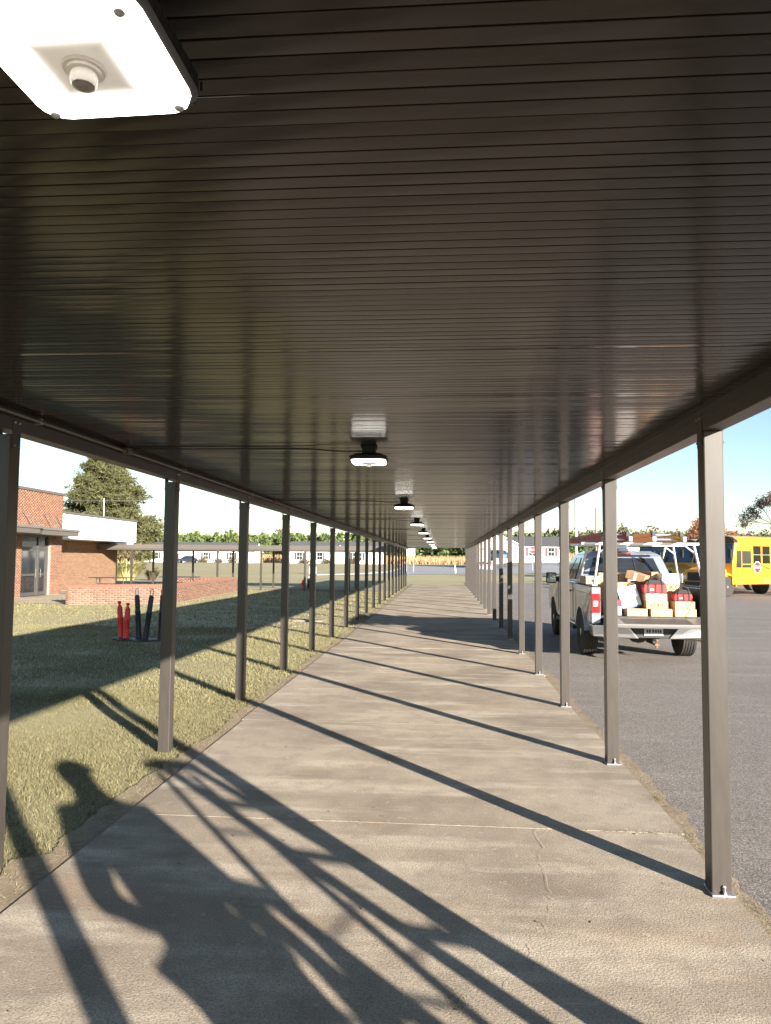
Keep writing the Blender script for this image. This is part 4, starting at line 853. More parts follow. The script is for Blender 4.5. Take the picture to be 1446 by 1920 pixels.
# ================================================================== SCHOOL BUSES
def bus(label, x, y, heading, number=None, group='school buses'):
    t = thing('school_bus', label, 'bus', (x, y, -0.016), heading, group)   # local +y is forward, origin under front axle
    W = 1.22; B0, B1 = -8.2, -0.55
    prof = [(-W, 0.62), (W, 0.62), (W, 2.55), (W-0.07, 2.80), (W-0.30, 2.98), (W-0.7, 3.08), (-W+0.7, 3.08), (-W+0.30, 2.98), (-W+0.07, 2.80), (-W, 2.55)]
    q = MB(); q.prism(prof, 'y', B0, B1-0.25); body = q.build('body', M_BUS, t, bevel=0.02)
    # cab front leans to the windscreen
    q = MB(); q.hexa([(-W, B1-0.25, 0.62), (W, B1-0.25, 0.62), (W, B1+0.30, 0.62), (-W, B1+0.30, 0.62)], [(-W, B1-0.25, 1.62), (W, B1-0.25, 1.62), (W, B1+0.30, 1.62), (-W, B1+0.30, 1.62)]); q.build('cowl', M_BUS, t, bevel=0.02)
    q = MB(); q.hexa([(-W, B1-0.25, 1.62), (W, B1-0.25, 1.62), (W, B1+0.28, 1.62), (-W, B1+0.28, 1.62)], [(-W+0.04, B1-0.25, 2.70), (W-0.04, B1-0.25, 2.70), (W-0.10, B1-0.05, 2.70), (-W+0.10, B1-0.05, 2.70)]); q.build('cab_pillar', M_BUS, t, bevel=0.02)
    q = MB(); q.prism([(-W+0.05, 2.70), (W-0.05, 2.70), (W-0.12, 2.86), (W-0.4, 3.02), (-W+0.4, 3.02), (-W+0.12, 2.86)], 'y', B1-0.25, B1+0.02); q.build('roof_cap', mat('bus_black', (0.02, 0.02, 0.02), 0.4), t, bevel=0.03)
    # windscreen
    a = [Vector(p) for p in ((-W+0.10, B1+0.285, 1.68), (W-0.10, B1+0.285, 1.68), (W-0.17, B1-0.02, 2.66), (-W+0.17, B1-0.02, 2.66))]
    nn = (a[1]-a[0]).cross(a[3]-a[0]).normalized(); nn = nn if nn.y > 0 else -nn
    for u0, u1 in ((0.0, 0.49), (0.51, 1.0)):
        c = [a[0].lerp(a[1], u0), a[0].lerp(a[1], u1), a[3].lerp(a[2], u1), a[3].lerp(a[2], u0)]
        q = MB(); q.hexa([p-nn*0.02 for p in c], [p+nn*0.012 for p in c]); wo = q.build('windscreen', mat('bus_glass', (0.02, 0.05, 0.075), 0.08, spec=0.8), t)
    s_ = MB(); p0 = a[0].lerp(a[1], 0.66).lerp(a[3].lerp(a[2], 0.66), 0.25)+nn*0.014; s_.box(-0.07, 0.07, -0.002, 0.002, 0, 0.42, Matrix.Translation(p0) @ Matrix.Rotation(0.3, 4, 'X')); s_.build('notice', M_WHITEBOX, t)
    # hood
    hp0 = [(-0.98, 0.62), (0.98, 0.62), (1.02, 1.05), (0.86, 1.42), (0.5, 1.60), (-0.5, 1.60), (-0.86, 1.42), (-1.02, 1.05)]
    hp1 = [(-0.92, 0.62), (0.92, 0.62), (0.95, 0.95), (0.80, 1.22), (0.45, 1.36), (-0.45, 1.36), (-0.80, 1.22), (-0.95, 0.95)]
    q = MB(); n = 8; q.add([(p, B1+0.29, z) for p, z in hp0]+[(p, 0.88, z) for p, z in hp1], [tuple(range(n)), tuple(range(n, 2*n))]+[(i, (i+1) % n, n+(i+1) % n, n+i) for i in range(n)]); hood = q.build('hood', M_BUS, t, bevel=0.06, seg=3)
    q = MB(); q.box(-0.52, 0.52, 0.875, 0.905, 0.78, 1.20); q.build('grille', M_BLACKPL, hood, bevel=0.01)
    for s in (-1, 1):
        q = MB(); q.box(min(s*0.60, s*0.86), max(s*0.60, s*0.86), 0.86, 0.91, 0.85, 1.05); q.build('headlight', M_TWHITE, hood, bevel=0.02)
        q = MB(); P0 = arc(0, 0.5, 0.58, 178, 2, 14); P1 = arc(0, 0.5, 0.68, 178, 2, 14); k = len(P0)
        q.v = [(s*1.16, yy_, z) for yy_, z in P0]+[(s*1.14, yy_, z) for yy_, z in P1]+[(s*0.85, yy_, z) for yy_, z in P0]+[(s*0.85, yy_, z) for yy_, z in P1]
        q.f = [(i, i+1, k+i+1, k+i) for i in range(k-1)]+[(i, i+1, 2*k+i+1, 2*k+i) for i in range(k-1)]+[(k+i, k+i+1, 3*k+i+1, 3*k+i) for i in range(k-1)]
        q.build('fender', M_BUS, hood, smooth=True)
        wheel(t, s*1.0, 0, 0.50, 0.28, s, rim_mat=mat('bus_rim', (0.12, 0.12, 0.12), 0.5), tread=False); wheel(t, s*0.95, -5.6, 0.50, 0.45, s, rim_mat=mat('bus_rim', (0.1, 0.1, 0.1)), tread=False)
        # driver and passenger windows
        sx0, sx1 = min(s*(W-0.02), s*(W+0.006)), max(s*(W-0.02), s*(W+0.006))
        for j in range(8):
            y1_ = -1.88-j*0.74; q = MB(); q.box(sx0, sx1, y1_-0.63, y1_, 1.66, 2.56); wo = q.build('window', M_BUSWIN, t, bevel=0.006)
            q = MB(); q.box(min(s*W, s*(W+0.012)), max(s*W, s*(W+0.012)), y1_-0.63, y1_, 2.10, 2.125); q.build('sash_bar', M_ALU, wo)
        q = MB(); q.prism([(-0.95, 1.45), (-0.52, 1.45), (-0.66, 2.30), (-0.95, 2.30)], 'x', sx0+0.002 if s > 0 else sx0-0.002, sx1+0.002 if s > 0 else sx1-0.002)
        q.build('quarter_window', M_GLASS, t)
        q = MB(); q.box(sx0, sx1, -1.72, -1.0, 1.45, 2.30); q.build('driver_window' if s < 0 else 'door_window', M_GLASS, t, bevel=0.006)
        for z in (0.95, 1.38, 1.60):
            q = MB(); q.box(min(s*W, s*(W+0.02)), max(s*W, s*(W+0.02)), B0, -1.0, z, z+0.045); q.build('rub_rail', mat('rail_dark_yellow', (0.62, 0.27, 0.01), 0.4), t)
        q = MB(); q.box(min(s*W, s*(W+0.008)), max(s*W, s*(W+0.008)), -3.9, -2.7, 0.66, 0.93); q.build('side_hatch', mat('hatch_brown', (0.45, 0.20, 0.03), 0.5), t, bevel=0.004)
        q = MB(); q.tube([(s*1.05, B1+0.3, 2.45), (s*1.42, B1+0.75, 2.5), (s*1.42, B1+0.75, 2.35)], 0.016, 6); q.box(min(s*1.32, s*1.50), max(s*1.32, s*1.50), B1+0.72, B1+0.80, 1.95, 2.36); q.build('mirror', M_BLACKPL, t)
        q = MB(); q.tube([(s*0.75, 0.85, 1.2), (s*1.1, 1.1, 1.5), (s*1.1, 1.1, 1.62)], 0.014, 6); q.lathe([(0.02, -0.06), (0.10, -0.02), (0.11, 0.02), (0.02, 0.07)], 12, m=Matrix.Translation((s*1.1, 1.1, 1.68))); q.build('cross_view_mirror', M_BLACKPL, t)
    q = MB(); q.box(-1.18, 1.18, 0.92, 1.06, 0.48, 0.74); bo = q.build('front_bumper', M_BLACKPL, t, bevel=0.03)
    if number:
        o = link('number', text_mesh(number, 0.24, mat('decal_yellow', (0.8, 0.5, 0.03), 0.5)), bo, 0, (-0.72, 1.062, 0.61)); o.rotation_euler = (PI/2, 0, PI)
        o = link('number', text_mesh(number, 0.24, mat('decal_yellow', (0.8, 0.5, 0.03))), bo, 0, (0.72, 1.062, 0.61)); o.rotation_euler = (PI/2, 0, PI)
    # stop arm on the driver side (local -x)
    st = bpy.data.objects.new('stop_arm', None); COL.objects.link(st); st.parent = t; st.location = (-W-0.03, -2.15, 1.48); st.empty_display_size = 0.1; st.scale = (1, 1.3, 1.3)
    q = MB(); q.lathe([(0.235, -0.01), (0.235, 0.01)], 8, axis='x', m=Matrix.Rotation(PI/8, 4, 'X')); q.build('plate_rim', M_WHITEBOX, st)
    q = MB(); q.lathe([(0.215, -0.012), (0.215, 0.008)], 8, axis='x', m=Matrix.Rotation(PI/8, 4, 'X')); q.build('plate', M_REDPLATE, st)
    o = link('lettering', text_mesh('STOP', 0.15, M_WHITEBOX), st, 0, (-0.013, 0, 0)); o.rotation_euler = (PI/2, 0, -PI/2)
    q = MB(); q.tube([(0.0, -0.2, 0.1), (-0.01, -0.75, -0.05)], 0.012, 6); q.tube([(0.0, -0.2, -0.1), (-0.01, -0.75, -0.05)], 0.012, 6); q.build('bracket', M_BLACKPL, st)
    return t
HD = math.atan2(-0.66, -0.75)-PI/2
bus('yellow school bus parked nearest the truck, showing its side and stop arm', 13.38, 38.9, -4.128, '112', None)
bus('yellow school bus parked behind the numbered bus, hood towards the truck', 13.8, 45.7, -4.15, None, None)
bus('yellow school bus parked farthest back, mostly hidden by the truck', 14.1, 53.2, -4.15, None, None)
# ================================================================== HOUSES
def house(name, label, x0, x1, y0, dep, z0, zw, zr, gables=(), windows=(), doors=(), hip=False, shut=M_SHUTTER, ext=0.4):
    t = thing(name, label, 'house', ((x0+x1)/2, y0, z0)); cx = (x0+x1)/2; h = zw-z0; a, b = x0-cx, x1-cx; rh = zr-z0
    q = MB(); q.box(a, b, 0, dep, -0.6, h); wl = q.build('wall', M_SIDING, t)
    # siding boards as shallow laps
    sd = MB(); n = int(h/0.2)
    for k in range(n): sd.hexa([(a, -0.035, k*0.2), (b, -0.035, k*0.2), (b, 0, k*0.2), (a, 0, k*0.2)], [(a, -0.008, k*0.2+0.198), (b, -0.008, k*0.2+0.198), (b, 0, k*0.2+0.198), (a, 0, k*0.2+0.198)])
    tag(sd.build('siding', M_SIDING, wl), kind='stuff')
    r = MB(); e = ext
    r.add([(a-e, -e, h-0.02), (b+e, -e, h-0.02), (b+e, dep+e, h-0.02), (a-e, dep+e, h-0.02), (a-e+(dep/2+e if hip else 0), dep/2, rh), (b+e-(dep/2+e if hip else 0), dep/2, rh),
           (a-e, -e, h-0.18), (b+e, -e, h-0.18), (b+e, dep+e, h-0.18), (a-e, dep+e, h-0.18)],
          [(0, 1, 5, 4), (2, 3, 4, 5), (1, 2, 5), (3, 0, 4), (0, 6, 7, 1), (1, 7, 8, 2), (2, 8, 9, 3), (3, 9, 6, 0), (6, 9, 8, 7)])
    r.build('roof', M_ROOF, t)
    if not hip:
        for s, xx in ((-1, a), (1, b)):
            g = MB(); g.prism([(-0.0, h-0.17), (dep, h-0.17), (dep/2, rh-0.18)], 'x', min(xx, xx+s*(e+0.03)), max(xx, xx+s*(e+0.03))); g.build('gable', M_SIDING, t)
    fs = MB(); fs.box(a-e, b+e, -e-0.03, -e-0.005, h-0.2, h-0.03); fs.build('fascia', M_WHITEP, t)
    for gx0, gx1, gh, gd in gables:
        A, B_ = gx0-cx, gx1-cx
        g = MB(); g.prism([(A, h-0.05), (B_, h-0.05), ((A+B_)/2, gh-z0)], 'y', -gd, dep/2); g.build('gable', M_SIDING, t)
        if gd > 0.6: g = MB(); g.box(A+0.15, B_-0.15, -gd+0.02, 0.02, -0.5, h-0.05); g.build('wing_wall', M_SIDING, t)
        m = (A+B_)/2; pk = gh-z0
        for s in (-1, 1):
            xa = A-0.3 if s < 0 else B_+0.3
            rr = MB(); rr.hexa([(xa, -gd-0.3, h-0.20), (m, -gd-0.3, pk+0.05), (m, dep/2, pk+0.05), (xa, dep/2, h-0.20)], [(xa, -gd-0.3, h-0.02), (m, -gd-0.3, pk+0.25), (m, dep/2, pk+0.25), (xa, dep/2, h-0.02)]); rr.build('gable_roof', M_ROOF, t)
            tr = MB(); tr.hexa([(xa, -gd-0.34, h-0.24), (m, -gd-0.34, pk+0.01), (m, -gd-0.305, pk+0.01), (xa, -gd-0.305, h-0.24)], [(xa, -gd-0.34, h-0.03), (m, -gd-0.34, pk+0.22), (m, -gd-0.305, pk+0.22), (xa, -gd-0.305, h-0.03)]); tr.build('gable_trim', M_WHITEP, t)
    for wx, wz, ww, wh in windows:
        X_ = wx-cx; f = MB(); f.box(X_-ww/2-0.08, X_+ww/2+0.08, -0.07, 0.01, wz-0.08, wz+wh+0.08); fo = f.build('window', M_WHITEP, t)
        for zz in (0, 1):
            for xx in (0, 1):
                p = MB(); p.box(X_-ww/2+xx*(ww/2+0.02), X_-0.02+xx*(ww/2+0.02), -0.085, -0.06, wz+zz*(wh/2+0.03), wz+wh/2-0.03+zz*(wh/2+0.03)); p.build('pane', M_GLASS, fo)
        for s in (-1, 1):
            c = X_+s*(ww/2+0.34); p = MB(); p.box(c-0.2, c+0.2, -0.075, 0.0, wz-0.05, wz+wh+0.05); p.build('shutter', shut, fo)
    for dx, dw in doors:
        X_ = dx-cx; f = MB(); f.box(X_-dw/2-0.1, X_+dw/2+0.1, -0.06, 0.01, 0, 2.25); fo = f.build('door_frame', M_WHITEP, t)
        p = MB(); p.box(X_-dw/2, X_+dw/2, -0.08, -0.05, 0.02, 2.12); p.build('door', M_SHUTTER, fo)
    return t
house('ranch_house', 'long white ranch house with dark roof behind the parked cars', -74, -43.3, 165, 9, 0.52, 3.1, 5.3, windows=((-66.5, 0.9, 2.8, 1.3), (-54.0, 0.9, 1.1, 1.4), (-48.0, 0.9, 1.1, 1.4)), doors=((-60.9, 1.3),))
house('ranch_house', 'white ranch house with a small front gable behind the tall lawn pole', -35.0, -13.9, 165, 9, 0.6, 3.3, 5.7, gables=((-24.4, -21.6, 4.5, 1.2),), windows=((-32.4, 0.9, 1.2, 1.5), (-27.8, 0.9, 1.2, 1.5), (-19.3, 0.8, 2.0, 1.6)), doors=((-23.0, 1.2),))
house('ranch_house', 'white house with a large front gable and maroon shutters beyond the stop sign', 4.2, 20.4, 130, 9, 1.62, 4.1, 6.0, gables=((4.6, 13.4, 6.2, 2.2),), windows=((15.2, 0.9, 1.0, 1.4), (18.5, 0.9, 1.0, 1.4)), shut=M_MAROON)
house('ranch_house', 'white house glimpsed between the truck rack and the buses', 34, 48, 140, 8, 1.65, 4.3, 6.4, windows=((39.5, 1.0, 1.2, 1.4), (44.5, 1.0, 1.2, 1.4)), shut=M_MAROON)
# foundation shrubs: small leafy balls in front of the houses
for k, (x, y, lab) in enumerate(((-57.2, 164, 'front door'), (-54.2, 164, 'near window'), (-50.6, 164, 'wall between windows'), (-47.4, 164, 'end window'))):
    P = rng.normal(size=(160, 3))*np.array([0.45, 0.4, 0.28])+np.array([0, 0, 0.35]); V, F = cards(P, 0.22, 3)
    t = thing('foundation_shrub', 'small brown green shrub by the %s of the house with parked cars' % lab, 'shrub', (x, y, gzf(x, y)), 0, 'shrubs along the house wall'); link('foliage', np_mesh('foliage', V, F, M_BUSH), t)
for k, (x, y, lab) in enumerate(((-35.2, 163.8, 'corner'), (-31.0, 163.8, 'first window'), (-25.9, 163.8, 'second window'), (-20.0, 163.8, 'wide window'))):
    P = rng.normal(size=(160, 3))*np.array([0.5, 0.4, 0.3])+np.array([0, 0, 0.38]); V, F = cards(P, 0.22, 3)
    t = thing('foundation_shrub', 'small dark shrub by the %s of the small gabled house' % lab, 'shrub', (x, y, gzf(x, y)), 0, 'shrubs along the house wall'); link('foliage', np_mesh('foliage', V, F, M_BUSH), t)
# ================================================================== FAR CARS
def car(label, x, y, z, rz, paint, kind='sedan'):
    t = thing('parked_car', label, 'car', (x, y, z), rz)     # local +y forward
    L_ = 4.7; W = 0.91
    if kind == 'sedan': lo = [(-2.35, 0.35), (2.35, 0.35), (2.40, 0.62), (2.25, 0.78), (1.0, 0.92), (-1.5, 0.98), (-2.3, 0.94), (-2.4, 0.6)]; gb = (-1.75, 1.15); gt = (-0.95, 0.35); hz = 1.44
    elif kind == 'suv': lo = [(-2.35, 0.42), (2.35, 0.42), (2.42, 0.75), (2.25, 0.98), (1.15, 1.08), (-2.3, 1.10), (-2.4, 0.7)]; gb = (-2.2, 1.2); gt = (-1.95, 0.5); hz = 1.76
    else: lo = [(-2.8, 0.5), (2.6, 0.5), (2.66, 0.8), (2.5, 1.08), (1.4, 1.2), (-2.75, 1.18), (-2.85, 0.7)]; gb = (-0.9, 1.4); gt = (-0.7, 0.75); hz = 1.86
    q = MB(); q.prism(lo, 'x', -W, W); q.build('body', paint, t, bevel=0.06, seg=2)
    q = MB(); zb = lo[4][1]-0.02; q.hexa([(-W+.05, gb[0], zb), (W-.05, gb[0], zb), (W-.05, gb[1], zb), (-W+.05, gb[1], zb)], [(-W+.2, gt[0], hz), (W-.2, gt[0], hz), (W-.2, gt[1], hz), (-W+.2, gt[1], hz)]); q.build('cabin', paint, t, bevel=0.05)
    for s in (-1, 1):
        for u0, u1 in ((0.10, 0.46), (0.52, 0.88)):
            bl = lambda u, v: Vector((s*(W-.05-.15*v+0.006), (gb[0]+(gb[1]-gb[0])*u)*(1-v)+(gt[0]+(gt[1]-gt[0])*u)*v, zb+(hz-zb)*v))
            p = [bl(u0, .12), bl(u1, .12), bl(u1, .86), bl(u0, .86)]; q = MB(); q.hexa([v-Vector((s*.02, 0, 0)) for v in p], [v+Vector((s*.006, 0, 0)) for v in p]); q.build('side_window', M_GLASS, t)
        yr = 1.42 if kind != 'truck' else 1.7
        for yy_ in (-yr, yr): wheel(t, s*(W-0.1), yy_, 0.33, 0.2, s, tread=False)
        q = MB(); q.box(min(s*.55, s*.85), max(s*.55, s*.85), lo[0][0]-0.06, lo[0][0]+0.02, 0.72, 0.86); q.build('tail_light', M_TRED, t)
        q = MB(); q.box(min(s*.5, s*.82), max(s*.5, s*.82), 2.33, 2.44 if kind != 'truck' else 2.68, 0.62, 0.74); q.build('headlight', M_TWHITE, t)
    for (y0, y1), sg in (((gb[0], gt[0]), -1), ((gb[1], gt[1]), 1)):
        f = lambda v, s: Vector((s*(W-.12-.15*v), y0+(y1-y0)*v+sg*0.008, zb+(hz-zb)*v)); p = [f(.12, -1), f(.12, 1), f(.88, 1), f(.88, -1)]
        q = MB(); q.hexa([v-Vector((0, sg*.02, 0)) for v in p], [v+Vector((0, sg*.006, 0)) for v in p]); q.build('rear_window' if sg < 0 else 'windscreen', M_GLASS, t)
M_NAVY = mat('navy_paint', (0.02, 0.03, 0.055), 0.25, 0.3, coat=0.8); M_BLUE = mat('blue_paint', (0.02, 0.09, 0.22), 0.25, 0.3, coat=0.8); M_PALE = mat('pale_silver', (0.5, 0.52, 0.54), 0.3, 0.5, coat=0.6)
car('silver pickup parked by the far house porch, tail towards the lawn', -58.6, 142, 0.60, 0.35, M_PALE, 'truck')
car('dark sedan parked side on before the far white house', -52.3, 148, 0.62, PI/2+0.1, M_NAVY, 'sedan')
car('blue sport utility car in front of the large gabled house', 9.2, 122, 1.62, -0.5, M_BLUE, 'suv')
# ================================================================== POLES, SIGNS, SMALL THINGS
def pole(name, label, x, y, h, r, m, arm=False, box=False):
    z = gzf(x, y); t = thing(name, label, 'pole', (x, y, z))
    q = MB(); q.tube([(0, 0, -0.3), (0.02, 0, h*0.5), (0, 0, h)], [r, r*0.85, r*0.65], 12); q.build('shaft', m, t, smooth=True)
    if arm:
        q = MB(); q.tube([(0, 0, h-0.3), (-0.9, 0, h-0.05), (-1.3, 0, h-0.12)], 0.045, 8); q.build('arm', M_GALV, t, smooth=True)
        q = MB(); q.box(-1.9, -1.25, -0.15, 0.15, h-0.24, h-0.08); q.build('lamp_head', M_GALV, t, bevel=0.03)
    if box:
        q = MB(); q.box(-0.42, 0.42, -0.3, 0.3, 0.0, 0.85); q.build('cabinet', M_WHITEBOX, t, bevel=0.05)
    return t
pole('utility_pole', 'tall pale utility pole rising behind the truck', 13.1, 75, 8.2, 0.17, mat('pale_pole', (0.42, 0.38, 0.31), 0.8, var=0.2, scale=3, stretch=(4, 4, .4)))
pole('street_light', 'wooden pole with a lamp arm beyond the truck rack', 22.1, 110, 8.6, 0.16, M_WOOD, arm=True)
t = pole('flag_pole', 'slim grey pole on the far lawn standing in a white base box', -14.6, 82, 7.6, 0.07, M_GALV)
q = MB(); q.box(-0.36, 0.36, -0.36, 0.36, -0.05, 0.78); q.build('base_box', M_WHITEBOX, t, bevel=0.05)
pole('street_light', 'grey lamp pole standing before the big pine', -34.2, 72, 7.6, 0.08, M_GALV)
q = MB(); q.tube([(-62, 76, 8.0), (-48, 75, 7.55), (-34.2, 74, 7.5), (-20, 73.5, 7.5)], 0.018, 5)
tag(q.build('overhead_wire', M_GALV), 'thin overhead wire passing before the big pine', 'wire')
q = MB(); q.tube([(13.1, 75, 8.0), (16, 84, 7.3), (19, 97, 7.3), (22.1, 110, 7.9)], 0.012, 5)
tag(q.build('overhead_wire', M_CABLE), 'thin dark wire between the two poles beyond the truck', 'wire')
def stop_sign():
    x, y = 11.9, 101; z = gzf(x, y); t = thing('stop_sign', 'red octagonal stop sign on a thin post by the far road', 'sign', (x, y, z))
    q = MB(); q.box(-0.03, 0.03, -0.03, 0.03, -0.3, 3.0); q.build('post', M_GALV, t)
    q = MB(); q.lathe([(0.50, -0.05), (0.50, -0.035)], 8, axis='y', m=Matrix.Translation((0, 0, 2.75)) @ Matrix.Rotation(PI/8, 4, 'Y')); q.build('plate_rim', M_WHITEBOX, t)
    q = MB(); q.lathe([(0.46, -0.058), (0.46, -0.044)], 8, axis='y', m=Matrix.Translation((0, 0, 2.75)) @ Matrix.Rotation(PI/8, 4, 'Y')); q.build('plate', M_REDPLATE, t)
    o = link('lettering', text_mesh('STOP', 0.36, M_WHITEBOX), t, 0, (0, -0.062, 2.75)); o.rotation_euler = (PI/2, 0, 0)
stop_sign()
def white_sign():
    x, y = -4.35, 96; z = gzf(x, y); t = thing('notice_board', 'white board sign on two posts by the road corner', 'sign', (x, y, z), 0.1)
    q = MB(); q.box(-0.62, 0.62, -0.03, 0.03, 2.05, 3.0); q.build('board', M_WHITEBOX, t, bevel=0.01)
    for s in (-1, 1): q = MB(); q.box(s*0.45-0.04, s*0.45+0.04, 0.032, 0.10, -0.3, 2.6); q.build('post', M_GALV, t)
white_sign()
def marker():
    x, y = 1.45, 92; z = gzf(x, y); t = thing('road_marker', 'leaning white marker post with orange top at the road edge', 'marker post', (x, y, z)); T = Matrix.Rotation(-0.10, 4, 'Y')
    q = MB(); q.lathe([(0.085, -0.1), (0.08, 0.85)], 14, m=T); q.build('lower_tube', M_WHITEBOX, t, smooth=True)
    q = MB(); q.lathe([(0.082, 0.852), (0.078, 1.65), (0.04, 1.7)], 14, m=T); q.build('upper_tube', mat('marker_orange', (0.75, 0.20, 0.05), 0.5), t, smooth=True)
marker()
def lawn_marker(x, y, h, label):
    z = gzf(x, y); t = thing('lawn_stake', label, 'stake', (x, y, z-0.03))
    for s in (-1, 1): q = MB(); q.tube([(s*0.10, 0, -0.1), (s*0.10, 0, h)], 0.022, 8); q.build('upright', M_DARKMETAL, t, smooth=True)
    q = MB(); q.tube([(-0.10, 0, h), (0, 0, h+0.04), (0.10, 0, h)], 0.018, 8); q.build('hoop', M_DARKMETAL, t, smooth=True)
lawn_marker(-17.2, 62, 1.0, 'thin dark hoop stake on the lawn straight behind the garden wall')
lawn_marker(-13.6, 62, 0.9, 'thin dark hoop stake on the lawn near the white base box')
def bin_and_hydrant():
    t = thing('litter_bin', 'dark litter bin with a pale domed lid beside the cross path', 'litter bin', (-7.62, 42.2, -0.02)); t.scale = (0.72, 0.72, 0.68)
    q = MB(); q.lathe([(0.27, 0), (0.29, 0.75), (0.29, 0.78)], 20); q.build('drum', mat('bin_dark', (0.03, 0.03, 0.035), 0.6), t, smooth=True)
    q = MB(); q.lathe([(0.30, 0.785), (0.29, 0.88), (0.20, 1.0), (0.06, 1.06)], 20); q.build('lid', M_WHITEBOX, t, smooth=True)
    t = thing('valve_box', 'small red valve stand on the grass beside the litter bin', 'valve stand', (-7.86, 41.3, -0.02))
    q = MB(); q.lathe([(0.10, 0), (0.08, 0.1), (0.08, 0.32), (0.11, 0.34), (0.11, 0.40), (0.07, 0.5), (0.03, 0.54)], 14); q.build('barrel', M_REDPLATE, t, smooth=True)
    q = MB(); q.tube([(-0.16, 0, 0.30), (0.16, 0, 0.30)], 0.04, 10); q.build('outlet', M_REDPLATE, t, smooth=True)
bin_and_hydrant()
def barricade():
    x, y = 4.55, 78; z = gzf(x, y); t = thing('road_barricade', 'white road barricade with a red band seen between canopy posts', 'barricade', (x, y, z))
    for s in (-1, 1):
        q = MB(); q.box(s*0.75-0.04, s*0.75+0.04, -0.35, 0.35, 0, 0.07); q.box(s*0.75-0.035, s*0.75+0.035, -0.04, 0.04, 0.07, 1.5); q.build('leg', M_GALV, t)
    q = MB(); q.box(-0.9, 0.9, -0.07, -0.042, 0.75, 1.25); q.build('board', M_WHITEBOX, t)
    q = MB(); q.box(-0.9, 0.9, -0.075, -0.071, 1.12, 1.20); q.build('red_band', M_REDPLATE, t)
barricade()
def bollard():
    x, y = 7.4, 84; t = thing('bollard', 'short pale bollard on the grass beyond the lot', 'bollard', (x, y, gzf(x, y)-0.03))
    q = MB(); q.lathe([(0.16, 0), (0.16, 0.75), (0.14, 0.86), (0.06, 0.92)], 16); q.build('shaft', mat('bollard_cream', (0.62, 0.58, 0.47), 0.7), t, smooth=True)
    x, y = 2.2, 50.3; t = thing('irrigation_box', 'small white box at the far end of the walk', 'box', (x-0.55, y, -0.03))
    q = MB(); q.box(-0.16, 0.16, -0.12, 0.12, 0, 0.36); q.build('case', M_WHITEBOX, t, bevel=0.02)
    q = MB(); q.tube([(0, 0.1, 0), (0, 0.1, 0.9)], 0.02, 8); q.build('stake', M_WOOD, t)
bollard()
def fence():
    t = thing('wire_fence', 'low black wire fence along the bank before the gabled house', 'fence', (0, 0, 0)); y = 112
    mk = M_DARKMETAL
    for k in range(9):
        x = 6.5+k*2.6; z = gzf(x, y); q = MB(); q.tube([(x, y, z-.2), (x, y, z+1.3)], 0.035, 6); q.build('post', mk, t)
    for zz in (0.1, 0.7, 1.25):
        q = MB(); q.tube([(6.5+k*2.6, y, gzf(6.5+k*2.6, y)+zz) for k in range(9)], 0.012, 5); q.build('rail_wire', mk, t)
fence()
